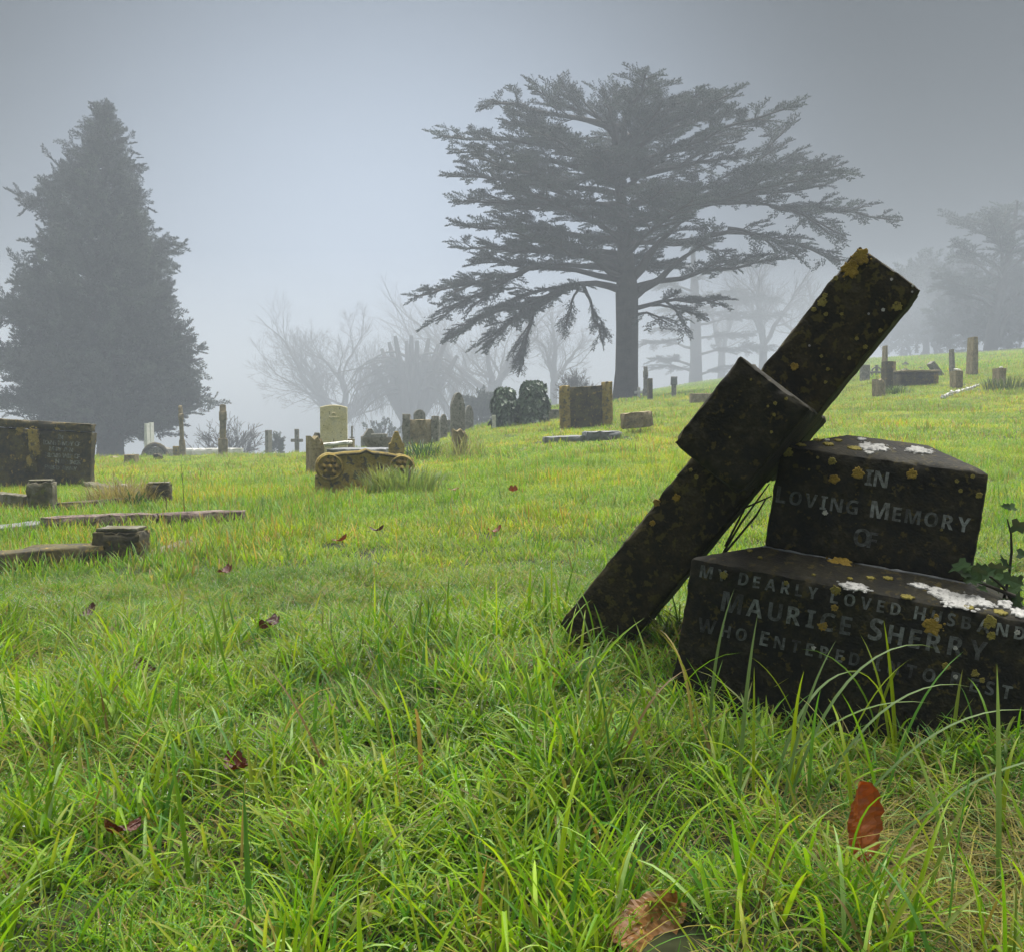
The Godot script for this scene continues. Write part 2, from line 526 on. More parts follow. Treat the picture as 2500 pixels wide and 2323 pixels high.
func _ready() -> void:
	rng.seed = 20
	patch_noise.seed = 4; patch_noise.frequency = 0.35; patch_noise.fractal_octaves = 3
	bump_noise.seed = 9; bump_noise.frequency = 0.35; bump_noise.fractal_octaves = 3
	chip_noise.frequency = 1.0
	font.font_names = PackedStringArray(["Droid Sans"])
	font.font_weight = 700

	# --- camera, sky, light, exposure
	var cam := Camera3D.new()
	cam.name = "camera"
	cam.fov = rad_to_deg(2.0 * atan(475.5 / FOC))
	cam.near = 0.05; cam.far = 1500.0
	cam.position = Vector3(0, EYE, 0)
	cam.rotation.x = -PITCH
	add_child(cam)
	var env := Environment.new()
	env.tonemap_mode = Environment.TONE_MAPPER_LINEAR
	env.tonemap_exposure = 6.9
	env.background_mode = Environment.BG_SKY
	env.sdfgi_enabled = true; env.ssao_enabled = true; env.ssil_enabled = true
	env.sky = Sky.new()
	env.sky.sky_material = fog_sky()
	env.fog_enabled = true
	env.fog_density = 0.0068
	env.fog_light_color = Color(0.9, 0.95, 1.0)
	env.volumetric_fog_enabled = true
	env.volumetric_fog_density = 0.0
	var we := WorldEnvironment.new()
	we.name = "world_environment"
	we.environment = env
	add_child(we)
	var sun := DirectionalLight3D.new()
	sun.name = "sun"
	sun.light_energy = 0.5
	sun.light_color = Color(1.0, 0.985, 0.96)
	sun.light_angular_distance = 75.0
	sun.shadow_enabled = true
	sun.rotation = Vector3(-deg_to_rad(70.0), PI - 0.25, 0)   # high, beyond the trees, a little left
	add_child(sun)

	# a low bank of denser mist lying in the dip beyond the cedar
	var bank := FogVolume.new()
	bank.name = "mist_bank"
	bank.size = Vector3(420, 24, 190)
	bank.position = Vector3(0, 0, -158)
	bank.shape = RenderingServer.FOG_VOLUME_SHAPE_BOX
	var air := FogMaterial.new()
	air.density = 0.0115
	air.albedo = Color(0.92, 0.96, 1.0)
	bank.material = air
	add_child(bank)
	tag(bank, "low bank of pale mist lying beyond the cedars", "mist", "", "stuff")

	make_materials()
	build_ground()
	build_far_trees()
	build_cedar()
	build_conifer()
	build_memorial()
	build_left_graves()
	build_middle_graves()
	build_right_graves()
	build_plants()
	build_leaves()
	build_grass()


# fog-filled sky: brightest where the sun thins the mist ahead, dimmer to the sides and overhead
func fog_sky() -> PanoramaSkyMaterial:
	var w := 256
	var h := 128
	var im := Image.create(w, h, false, Image.FORMAT_RGBF)
	var glow := Vector3(-0.12, 0.13, -1.0).normalized()
	for y in h:
		var up := PI * 0.5 - PI * (y + 0.5) / h
		for x in w:
			var az := TAU * (x + 0.5) / w
			var d := Vector3(sin(az) * cos(up), sin(up), -cos(az) * cos(up))
			var ang := rad_to_deg(d.angle_to(glow))
			var t := 1.0 - smoothstep(2.0, 30.0, ang)
			var c := Color(0.0075, 0.009, 0.011).lerp(Color(0.08, 0.094, 0.116), t)
			im.set_pixel(x, y, c)
	var m := PanoramaSkyMaterial.new()
	m.panorama = ImageTexture.create_from_image(im)
	return m


# ---------------------------------------------------------------- ground
func build_ground() -> void:
	var st := SurfaceTool.new()
	st.begin(Mesh.PRIMITIVE_TRIANGLES)
	var rings := [0.0]
	var r := 0.25
	while r < 420.0:
		rings.append(r)
		r *= 1.075
	var n := 160
	for k in rings.size():
		for a in n:
			var t := TAU * a / n
			var x: float = rings[k] * cos(t)
			var z: float = rings[k] * sin(t)
			st.add_vertex(Vector3(x, ground(x, z) - 0.01, z))
	for k in rings.size() - 1:
		for a in n:
			var p := k * n + a
			var q := k * n + (a + 1) % n
			for e in [p, p + n, q, q, p + n, q + n]:
				st.add_index(e)
	st.generate_normals()
	var o := part("ground", st.commit(), M.soil, self)
	tag(o, "grassy hillside ground rising gently to the right of the burial ground", "ground", "", "structure")


# ---------------------------------------------------------------- trees
func twig_mesh(sd: int, stars: int, spread: float, lift: float, wide: float) -> ArrayMesh:
	var g := Geo.new()
	var q := RandomNumberGenerator.new()
	q.seed = sd
	for k in stars:
		var t := (k + 0.5) / stars
		var s := -1.0 if k % 2 else 1.0
		var root := Vector3(t, 0, 0)
		var ang := q.randf_range(0.5, 1.0)
		var d := Vector3(cos(ang), lift * q.randf_range(-0.3, 1.0), s * sin(ang)).normalized()
		var length := (spread * (1.05 - t) + 0.12) * q.randf_range(0.6, 1.2)
		var tip := root + d * length
		var wd := d.cross(Vector3.UP).normalized() * 0.012 * wide
		g.tri(root - wd, root + wd, tip)
		for p in 5:
			var c := root.lerp(tip, (p + 0.6) / 5.0)
			for e in 3:
				var nd := (d * 0.7 + Vector3(q.randf_range(-1, 1), q.randf_range(-0.4, 1.0) * (0.4 + lift), q.randf_range(-1, 1))).normalized()
				var nl := q.randf_range(0.07, 0.14) * wide
				var nw := nd.cross(Vector3(q.randf_range(-1, 1), q.randf_range(-1, 1), q.randf_range(-1, 1))).normalized() * nl * 0.22
				g.col = Color.WHITE * q.randf_range(0.7, 1.35)
				g.tri(c - nw, c + nw, c + nd * nl)
	return g.mesh()


func bend(a: Vector3, b: Vector3, sag: float, n: int, q: RandomNumberGenerator, jit: float) -> Array:
	var pts := []
	for k in n + 1:
		var t := float(k) / n
		var p := a.lerp(b, t) + Vector3.UP * sag * 4.0 * t * (1.0 - t)
		if k > 0 and k < n:
			p += Vector3(q.randf_range(-jit, jit), q.randf_range(-jit, jit) * 0.6, q.randf_range(-jit, jit))
		pts.append(p)
	return pts


func sprays_along(pts: Array, from: float, step: float, size: float, q: RandomNumberGenerator, where: Array, tints: Array, droop: float) -> void:
	var n := pts.size() - 1
	var total := 0.0
	for k in n:
		total += pts[k].distance_to(pts[k + 1])
	var count := int(total * (1.0 - from) / step)
	var tone := q.randf_range(0.5, 1.6)
	for k in count:
		var t := lerpf(from, 1.0, (k + q.randf()) / count)
		var f := t * n
		var e := mini(int(f), n - 1)
		var p: Vector3 = pts[e].lerp(pts[e + 1], f - e)
		var d: Vector3 = (pts[e + 1] - pts[e]).normalized()
		d = Basis(Vector3.UP, q.randf_range(-1.3, 1.3)) * d
		d = (d + Vector3.UP * (q.randf_range(-0.3, 0.3) - droop)).normalized()
		var z := d.cross(Vector3.UP).normalized()
		var s := size * q.randf_range(0.6, 1.25)
		where.append(Transform3D(Basis(d, z.cross(d), z).scaled(Vector3(s, s, s)), p))
		tints.append(Color.WHITE * q.randf_range(0.75, 1.25) * tone)


# A cedar drawn from survey notes: trunk line, then limbs [start x, start y, tip x, tip y, depth offset of tip (m), sag, foliage from, droop]
func cedar(called: String, depth: float, base: Vector2, trunk: Array, limbs: Array, label: String, sd: int, fine := 1.0, group := "", big := 1.0) -> void:
	var q := RandomNumberGenerator.new()
	q.seed = sd
	var u := unit(depth)
	var root := spot(base.x, depth, -0.1)
	var y0 := root.y
	var o := thing(called, root, label, "tree", group)
	var loc := func(x: float, y: float, z: float) -> Vector3:
		return Vector3((x - base.x) * u, level(y, depth) - y0, z)
	var tp := []
	var tr := []
	for t in trunk:
		tp.append(loc.call(t[0], t[1], 0.0)); tr.append(t[2] * u)
	tp[0].y = -0.15
	var g := Geo.new()
	g.tube(tp, tr, 14, 0.05)
	part("trunk", g.mesh(), M.bark, o)
	var where := []
	var tints := []
	for l in limbs:
		var a: Vector3 = loc.call(l[0], l[1], l[9] if l.size() > 9 else 0.0)
		var b: Vector3 = loc.call(l[2], l[3], l[4])
		var len := a.distance_to(b)
		if l[6] < 0.6: b = a.lerp(b, 1.0 - 0.5 / len)
		var pts := bend(a, b, l[5] * u, 6, q, len * 0.025)
		var lg := Geo.new()
		var radii := []
		var rad: float = (l[8] * u if l.size() > 8 else clampf(len * 0.02, 0.05, 0.2))
		for k in 7:
			radii.append(lerpf(rad, 0.03, pow(k / 6.0, 0.8)))
		lg.tube(pts, radii, 7)
		# side boughs, held level in tiers, each with its own sprays
		var boughs := int(len * 1.7 * fine)
		for k in boughs:
			var t := lerpf(l[6], 0.98, (k + q.randf()) / boughs)
			var f := t * 6.0
			var e := mini(int(f), 5)
			var p: Vector3 = pts[e].lerp(pts[e + 1], f - e)
			var d: Vector3 = (pts[e + 1] - pts[e])
			d.y *= 0.4
			d = d.normalized()
			var side := Basis(Vector3.UP, (1 if k % 2 else -1) * q.randf_range(0.4, 1.25)) * d
			var bl := (0.35 + len * 0.3 * (1.1 - t)) * q.randf_range(0.6, 1.2)
			var tip: Vector3 = p + side * bl + Vector3.UP * bl * (q.randf_range(0.0, 0.22) - l[7])
			var bp := bend(p, tip, 0.06 * bl, 3, q, 0.04)
			lg.tube(bp, [0.04, 0.03, 0.02, 0.012], 4)
			sprays_along(bp, 0.15, 0.21 / fine, 0.72 * big, q, where, tints, l[7])
		sprays_along(pts, l[6], 0.22 / fine, 0.75 * big, q, where, tints, l[7])
		part("limb", lg.mesh(), M.bark, o)
	tag(scatter("foliage", twig_mesh(sd + 1, 12, 0.42, 0.45, 1.0), where, tints, M.needles, o), "", "", "", "stuff")


func build_cedar() -> void:
	var trunk := [[1213, 800, 32], [1213, 780, 26], [1216, 720, 22], [1218, 640, 21], [1217, 570, 22], [1214, 520, 17], [1208, 440, 12], [1200, 340, 9], [1190, 250, 6], [1180, 190, 3]]
	var L := []
	# the long low limbs that show against the mist
	L += [[1212, 528, 1040, 526, 1.0, 6, 0.75, 0.0, 9], [1044, 526, 905, 612, 1.4, 12, 0.35, 0.05, 6, 0.98], [985, 552, 792, 592, 1.8, 6, 0.2, 0.0, 4, 1.15], [960, 567, 830, 640, 1.0, 4, 0.15, 0.05, 4, 1.24]]
	L += [[1210, 565, 1020, 615, 2.0, 26, 0.45, 0.08, 9], [1060, 587, 862, 678, 2.6, 12, 0.3, 0.12, 4, 1.58], [1032, 606, 1012, 738, 2.2, -2, 0.15, 0.35, 4, 1.9], [1090, 573, 930, 690, 1.6, 10, 0.3, 0.15, 4, 1.26], [1130, 562, 1165, 690, 2.0, 8, 0.35, 0.3, 4, 0.84], [1120, 563, 1090, 660, 1.0, 8, 0.35, 0.2, 3, 0.94]]
	L += [[1222, 580, 1370, 462, 0.8, -4, 0.8, 0.0, 11], [1367, 464, 1470, 470, 1.2, 6, 0.6, 0.0, 6, 0.8], [1440, 464, 1625, 525, 1.6, 6, 0.25, 0.06, 5, 1.08], [1460, 469, 1560, 520, 0.6, 4, 0.3, 0.1, 3, 1.15]]
	L += [[1228, 600, 1410, 598, 1.2, 12, 0.3, 0.03, 5], [1290, 589, 1330, 650, 1.0, 4, 0.3, 0.2, 3, 0.4], [1236, 610, 1300, 640, 1.5, 8, 0.3, 0.2, 3], [1262, 594, 1372, 622, 0.5, 6, 0.3, 0.1, 3, 0.2]]
	# big right-hand rising leaders
	L += [[1222, 540, 1340, 395, 0.5, -6, 0.6, 0.0, 12], [1337, 398, 1500, 330, 0.8, 2, 0.2, 0.0, 7, 0.5], [1334, 402, 1560, 420, 1.0, 8, 0.2, 0.0, 6, 0.48], [1500, 410, 1722, 440, 1.2, 6, 0.15, 0.03, 5, 0.85], [1480, 407, 1650, 470, 0.4, 6, 0.2, 0.06, 4, 0.8], [1470, 342, 1645, 345, 0.9, 4, 0.15, 0.0, 5, 0.75], [1460, 346, 1560, 300, 0.2, 2, 0.15, -0.03, 4, 0.73], [1420, 362, 1530, 236, 0.5, 0, 0.25, -0.05, 4, 0.65]]
	L += [[1120, 563, 905, 640, 2.4, 14, 0.3, 0.08, 4, 0.94], [1090, 573, 965, 660, 3.0, 12, 0.3, 0.14, 4, 1.26], [1000, 542, 860, 600, 2.6, 10, 0.2, 0.02, 4, 1.1], [1020, 532, 930, 585, -0.6, 8, 0.2, 0.02, 4, 1.0], [1075, 580, 985, 640, 0.4, 10, 0.3, 0.1, 4, 1.4], [940, 580, 850, 612, 0.2, 4, 0.15, 0.02, 3, 1.3]]
	L += [[1400, 452, 1500, 505, 1.8, 8, 0.3, 0.08, 4, 0.9], [1500, 410, 1600, 480, 1.6, 8, 0.25, 0.08, 4, 0.85], [1345, 480, 1440, 520, -1.0, 6, 0.3, 0.06, 4, 0.75]]
	# tiers on the left
	for t in [[510, 905], [470, 868], [432, 872], [385, 858], [345, 848], [305, 872], [268, 842], [215, 930]]:
		L.append([1210, t[0] + 35, t[1], t[0], q_(1.6), 6, 0.3, 0.0, 7])
	# tiers on the right
	for t in [[500, 1540], [370, 1600], [335, 1590], [285, 1500], [255, 1460], [215, 1440], [205, 1335]]:
		L.append([1222, t[0] + 60, t[1], t[0], q_(1.6), 4, 0.3, 0.0, 7])
	# crown top
	for t in [[146, 1072], [152, 1020], [165, 1110], [178, 1160], [172, 1190], [156, 1240], [190, 1225], [200, 1290], [210, 985], [225, 1030], [240, 960], [205, 1385]]:
		L.append([1195, t[0] + 110, t[1], t[0], q_(2.0), 2, 0.3, -0.05, 5])
	# tiers reaching towards the viewer and away
	for k in 32:
		var y := lerpf(200.0, 500.0, (k + rng.randf()) / 32.0)
		var half := 110.0 + 190.0 * smoothstep(190.0, 330.0, y)
		var x := 1215.0 + rng.randf_range(-1.0, 1.15) * half
		var z := (3.0 + 5.5 * sqrt(maxf(0.0, 1.0 - pow((x - 1215.0) / (half * 1.3), 2.0)))) * (1.0 if k % 2 else -1.0) * rng.randf_range(0.5, 1.0)
		L.append([1210, y + 45, x, y, z, 6, 0.25, 0.0, 6])
	cedar("cedar_tree", 42.0, Vector2(1213, 790), trunk, L, "great spreading cedar with flat dark tiers and a bare lower trunk", 100)


func q_(s: float) -> float:
	return rng.randf_range(-s, s)


func build_conifer() -> void:
	var depth := 45.0
	var u := unit(depth)
	var root := spot(216, depth, -0.1)
	var y0 := root.y
	var o := thing("cypress_tree", root, "tall dense conical evergreen with ragged tips behind the dark inscribed tablet", "tree")
	var g := Geo.new()
	g.tube([Vector3(0, -0.2, 0), Vector3(0, 0.8, 0), Vector3(0.1, 4, 0), Vector3(0.0, 9, 0), Vector3(-0.1, 14.5, 0)], [0.75, 0.58, 0.45, 0.3, 0.06], 12, 0.06)
	part("trunk", g.mesh(), M.bark, o)
	# half widths left and right of the stem, by survey row
	var prof := [[205, 6, 8], [222, 30, 26], [240, 64, 46], [265, 74, 70], [310, 118, 88], [345, 150, 96], [385, 168, 100], [420, 172, 118], [452, 140, 128], [480, 172, 152], [520, 186, 146], [560, 214, 156], [610, 226, 178], [660, 236, 186], [725, 240, 212], [770, 235, 206], [800, 225, 196], [826, 170, 150], [842, 80, 60], [862, 30, 20]]
	var q := RandomNumberGenerator.new()
	q.seed = 77
	var lg := Geo.new()
	var where := []
	var tints := []
	var number := 860
	for k in number:
		var y := 862.0 - (862.0 - 208.0) * pow((k + q.randf()) / number, 1.25)
		var wl := 0.0
		var wr := 0.0
		for e in prof.size() - 1:
			if y >= prof[e][0] and y <= prof[e + 1][0]:
				var f: float = (y - prof[e][0]) / float(prof[e + 1][0] - prof[e][0])
				wl = lerpf(prof[e][1], prof[e + 1][1], f); wr = lerpf(prof[e][2], prof[e + 1][2], f)
		var az := q.randf() * TAU
		if patch_noise.get_noise_3d(cos(az) * 4.0, y * 0.06, sin(az) * 4.0) > 0.3: continue
		var cx := cos(az)
		var reach := (wl if cx < 0 else wr) * absf(cx) + (wl + wr) * 0.5 * (1.0 - absf(cx))
		reach *= u * q.randf_range(0.78, 1.0) * (0.92 + 0.12 * sin(y * 0.085 + az * 2.0) + 0.08 * sin(y * 0.19 + az * 5.0))
		reach = maxf(reach - 0.75, 0.15 + 0.25 * reach)
		var hy := level(y, depth) - y0
		var a := Vector3(0, hy - reach * 0.12, 0)
		var b := Vector3(cos(az) * reach, hy, sin(az) * reach)
		var pts := bend(a, b, -0.06 * reach, 5, q, 0.05)
		lg.tube(pts, [0.07, 0.05, 0.04, 0.03, 0.02, 0.012], 4)
		var tone := q.randf_range(0.4, 1.7)
		for e in int(3 + reach * 4.2):
			var t := lerpf(0.3, 1.0, sqrt(q.randf()))
			var f := t * 5.0
			var j := mini(int(f), 4)
			var p: Vector3 = pts[j].lerp(pts[j + 1], f - j) + Vector3(q.randf_range(-0.35, 0.35), q.randf_range(-0.3, 0.35), q.randf_range(-0.35, 0.35)) * minf(1.0, reach)
			var d := (Vector3(cos(az), 0, sin(az)) * 0.55 + Vector3(q.randf_range(-0.6, 0.6), q.randf_range(-0.4, 1.0), q.randf_range(-0.6, 0.6))).normalized()
			var zz := d.cross(Vector3(q.randf_range(-1, 1), 0.6, q.randf_range(-1, 1))).normalized()
			var s := q.randf_range(0.4, 0.85) * clampf(0.55 + reach * 0.15, 0.55, 1.0)
			where.append(Transform3D(Basis(d, zz.cross(d), zz).scaled(Vector3.ONE * s), p))
			tints.append(Color.WHITE * q.randf_range(0.75, 1.25) * tone)
	part("branches", lg.mesh(), M.bark, o)
	tag(scatter("foliage", twig_mesh(91, 11, 0.36, 0.5, 1.25), where, tints, M.cypress, o), "", "", "", "stuff")


# leafless tree: a recursive tube skeleton. weep > 0 turns the ends down
func bare_tree(called: String, depth: float, x: float, top: float, label: String, sd: int, spread: float, weep: float, stems: int, group := "", cat := "tree", thin := 1.0, order := 5) -> void:
	var q := RandomNumberGenerator.new()
	q.seed = sd
	var root := spot(x, depth, -0.2)
	var h := level(top, depth) - root.y
	var o := thing(called, root, label, cat, group)
	var g := Geo.new()
	var tops := Geo.new()
	var todo := []
	var tr := h * 0.045 * thin
	var fork := h * 0.24
	if stems > 1 and thin >= 0.6:
		g.tube([Vector3.ZERO, Vector3(0, fork * 0.5, 0), Vector3(0, fork * 1.05, 0)], [tr * 1.25, tr, tr * 0.95], 9, 0.06)
	for s in stems:
		var az := TAU * (s + q.randf() * 0.5) / stems
		var d := Vector3(cos(az) * spread, 1.0, sin(az) * spread).normalized()
		var from := Vector3(0, fork if thin >= 0.6 else 0.0, 0)
		todo.append([from, d, (h - from.y) * q.randf_range(0.36, 0.46), tr * (0.7 if stems > 1 else 1.0), 0])
	while todo.size() and g.v.size() + tops.v.size() < 95000:
		var b: Array = todo.pop_front()
		var p: Vector3 = b[0]
		var d: Vector3 = b[1]
		var pts := [p]
		var radii := [b[3]]
		var n := 4 if b[4] < 3 else 2
		for k in n:
			d = (d + Vector3(q.randf_range(-0.32, 0.32), q.randf_range(-0.16, 0.2) - weep * (0.10 + 0.1 * b[4]), q.randf_range(-0.32, 0.32))).normalized()
			p += d * b[2] / n
			pts.append(p); radii.append(b[3] * lerpf(1.0, 0.6, (k + 1.0) / n))
		(g if b[4] < 3 else tops).tube(pts, radii, 6 if b[4] < 2 else 3)
		if b[4] < order:
			var kids := 5 if b[4] < 2 else 4
			for k in kids:
				var from: Vector3 = pts[n] if k == 0 else pts[q.randi_range(1, n)]
				var ax := Vector3(q.randf_range(-1, 1), q.randf_range(-1, 1), q.randf_range(-1, 1)).normalized()
				var nd := (Basis(ax, q.randf_range(0.35, 1.0) if k else 0.2) * d + Vector3.UP * 0.1 * (1.0 - weep)).normalized()
				todo.append([from, nd, b[2] * q.randf_range(0.48, 0.76), maxf(radii[n] * (0.9 if k == 0 else 0.55), 0.012), b[4] + 1])
	part("trunk", g.mesh(), M.bark, o)
	part("twigs", tops.mesh(), M.bark, o)
	tag(o.get_node("twigs"), "", "", "", "stuff")


func build_far_trees() -> void:
	bare_tree("bare_tree", 100.0, 660, 590, "pale bare round-headed tree fading in the mist left of the weeping tree", 34, 0.6, 0.0, 7, "", "tree", 0.8, 5)
	weeping_tree()
	for t in [[955, 505, 98.0, 41, "faint bare tree in mist above the cedar's lowest left boughs"], [1075, 570, 96.0, 42, "faint bare tree in mist above the ivy-clad stones"], [880, 570, 108.0, 43, "faint bare tree in mist just right of the weeping tree"], [1480, 480, 96.0, 44, "taller faint bare tree right of the pale second cedar"], [1570, 520, 104.0, 45, "faint bare tree in mist behind the fallen cross's shaft"], [1400, 520, 108.0, 46, "faintest bare tree, directly behind the pale second cedar"]]:
		bare_tree("misty_bare_tree", t[2], t[0], t[1], t[4], t[3], 0.5, 0.0, 4, "faint bare trees behind the cedar", "tree", 0.7, 4)
	bare_tree("bare_bush", 46.0, 450, 795, "leafless twiggy bush at the foot of the conical evergreen", 51, 0.9, 0.0, 9, "", "bush", 0.35, 3)
	bare_tree("coppice_bush", 60.0, 1118, 712, "reddish leafless bush of upright stems behind the two-post tablet", 52, 0.35, 0.0, 14, "", "bush", 0.3, 3)
	# second cedar, in the mist right of the first
	var L := []
	for t in [[470, 1330], [500, 1290], [520, 1410], [545, 1265], [560, 1450], [580, 1490], [590, 1280], [610, 1500], [628, 1265], [640, 1470], [655, 1240], [670, 1480], [690, 1255], [708, 1440], [700, 1270], [530, 1370], [600, 1400], [560, 1320]]:
		L.append([1345, t[0] + 22, t[1], t[0] + 10, q_(4.0), 5, 0.25, 0.1, 3])
	cedar("misty_cedar_tree", 95.0, Vector2(1345, 762), [[1350, 775, 14], [1350, 700, 11], [1348, 600, 10], [1345, 520, 6], [1340, 455, 2]], L, "paler cedar in the mist just right of the great cedar", 140, 0.9, "", 1.5)
	# dark cedar at the edge of the picture
	var R := []
	for t in [[378, 1985], [395, 1940], [398, 2040], [415, 1885], [430, 1860], [445, 2080], [462, 1900], [470, 2030], [490, 1850], [505, 1960], [520, 1800], [530, 2090], [545, 1840], [420, 1985], [450, 1950], [560, 2000]]:
		R.append([1940, t[0] + 60, t[1], t[0], q_(3.5), 5, 0.3, 0.02, 5])
	for t in [[545, 1775], [555, 1800], [475, 1835], [402, 1862], [430, 1915], [395, 1965], [440, 2000], [480, 1930], [500, 1900], [525, 1880]]:
		R.append([1940, t[0] + 50, t[1], t[0], 3.0 * sin(t[1] * 1.7), 5, 0.3, 0.02, 4])
	R.append([1925, 690, 1962, 560, 0.5, 0, 0.9, 0.0, 9])
	cedar("side_cedar_tree", 72.0, Vector2(1925, 735), [[1915, 745, 18], [1917, 690, 13], [1928, 600, 10], [1948, 520, 8], [1960, 430, 4], [1965, 390, 2]], R, "dim flat-topped cedar beyond the graves at the top of the slope", 160, 0.9, "", 1.3)
	bushy("dark_evergreen", 78.0, 2010, 175, 535, 740, 1500, "broad dark evergreen mass under the dim flat-topped cedar", "tree", 171, M.cypress, 1.3)
	bushy("pale_evergreen", 94.0, 1795, 80, 515, 742, 800, "pale rounded evergreen fading into mist beside the dim cedar", "tree", 172, M.cypress, 1.6)
	bushy("holly_bush", 62.0, 932, 28, 764, 832, 420, "rounded misty green bush left of the ivy-clad gravestones", "bush", 173, M.shrub, 0.5)
	bushy("low_bush", 44.0, 538, 12, 850, 876, 80, "small dark rounded bush between the thin slab and the cross", "bush", 174, M.shrub, 0.3)
	bushy("far_bush", 62.0, 745, 32, 822, 850, 120, "faint low bush in the mist behind the pale military headstone", "bush", 175, M.shrub, 0.5)


# rounded evergreen: trunk, boughs, and sprays through an uneven crown
func bushy(called: String, depth: float, x: float, half: float, top: float, foot: float, count: int, label: String, cat: String, sd: int, mat: Material, size: float) -> void:
	var q := RandomNumberGenerator.new()
	q.seed = sd
	var u := unit(depth)
	var root := spot(x, depth, -0.1)
	var h := level(top, depth) - root.y
	var a := half * u
	var o := thing(called, root, label, cat)
	var g := Geo.new()
	g.tube([Vector3.ZERO, Vector3(0, h * 0.4, 0), Vector3(0, h * 0.85, 0)], [a * 0.09, a * 0.06, a * 0.02], 7)
	var where := []
	var tints := []
	for k in count:
		var d := Vector3(q.randf_range(-1, 1), q.randf_range(-0.55, 1), q.randf_range(-1, 1)).normalized()
		var lump := 1.0 + 0.22 * sin(d.x * 6.0 + sd) * cos(d.z * 5.0) + 0.14 * sin(d.y * 9.0 + d.x * 4.0)
		var rr := pow(q.randf(), 0.4) * lump
		var p := Vector3(d.x * a * rr, h * 0.5 + d.y * h * 0.5 * rr, d.z * a * rr)
		if k % 14 == 0:
			g.tube([Vector3(0, h * 0.3, 0), p * 0.6 + Vector3(0, h * 0.1, 0), p], [a * 0.03, a * 0.02, a * 0.008], 4)
		var dd := (d + Vector3(q.randf_range(-0.7, 0.7), q.randf_range(-0.3, 0.8), q.randf_range(-0.7, 0.7))).normalized()
		var zz := dd.cross(Vector3(q.randf_range(-1, 1), 0.5, q.randf_range(-1, 1))).normalized()
		where.append(Transform3D(Basis(dd, zz.cross(dd), zz).scaled(Vector3.ONE * size * q.randf_range(0.6, 1.2)), p))
		tints.append(Color.WHITE * q.randf_range(0.7, 1.3))
	part("stems", g.mesh(), M.bark, o)
	tag(scatter("foliage", twig_mesh(sd, 11, 0.36, 0.6, 1.6), where, tints, mat, o), "", "", "", "stuff")


# the lopped weeping tree: thick stubs in a fan, thin boughs arching over and down
func weeping_tree() -> void:
	var depth := 88.0
	var u := unit(depth)
	var q := RandomNumberGenerator.new()
	q.seed = 63
	var root := spot(800, depth, -0.2)
	var o := thing("weeping_tree", root, "lopped weeping tree with a fan of thick stubs and drooping bare boughs", "tree")
	var h := level(652, depth) - root.y
	var g := Geo.new()
	g.tube([Vector3.ZERO, Vector3(0, h * 0.2, 0), Vector3(0, h * 0.42, 0)], [h * 0.1, h * 0.085, h * 0.1], 10, 0.06)
	for t in [[-78, 700], [-60, 676], [-44, 664], [-28, 655], [-12, 660], [2, 653], [14, 664], [32, 656], [52, 668], [72, 655], [88, 690], [24, 690]]:
		var b := Vector3(t[0] * u, level(t[1], depth) - root.y, q.randf_range(-1.5, 1.5))
		g.tube(bend(Vector3(t[0] * u * 0.12, h * 0.34, 0), b, 0.0, 3, q, 0.06), [h * 0.045, h * 0.036, h * 0.027, h * 0.014], 7)
	part("trunk", g.mesh(), M.bark, o)
	var w := Geo.new()
	for k in 34:
		var s := -1.0 if k % 2 else 1.0
		var far := q.randf_range(40, 125) * (1.05 if s < 0 else 0.85)
		var az := q.randf_range(-0.9, 0.9)
		var p := Vector3(s * 12 * u, h * q.randf_range(0.55, 0.85), 0)
		var d := Vector3(s * cos(az), 0.75, sin(az)).normalized()
		var pts := [p]
		var radii := [h * 0.012]
		for e in 9:
			d = (d + Vector3(q.randf_range(-0.3, 0.3), q.randf_range(-0.36, -0.04), q.randf_range(-0.3, 0.3))).normalized()
			p += d * far * u / 7.0
			pts.append(p); radii.append(h * lerpf(0.011, 0.003, e / 8.0))
		w.tube(pts, radii, 4)
		for e in 16:
			var r: Vector3 = pts[q.randi_range(2, 9)]
			var tw := [r]
			var td := (d * 0.5 + Vector3(q.randf_range(-1, 1), q.randf_range(-0.6, 0.4), q.randf_range(-1, 1))).normalized()
			for j in 4:
				td = (td + Vector3(q.randf_range(-0.2, 0.2), -0.3, q.randf_range(-0.2, 0.2))).normalized()
				r += td * h * 0.055
				tw.append(r)
			w.tube(tw, [0.035, 0.03, 0.024, 0.018, 0.012], 3)
	tag(part("boughs", w.mesh(), M.bark, o), "", "", "", "stuff")


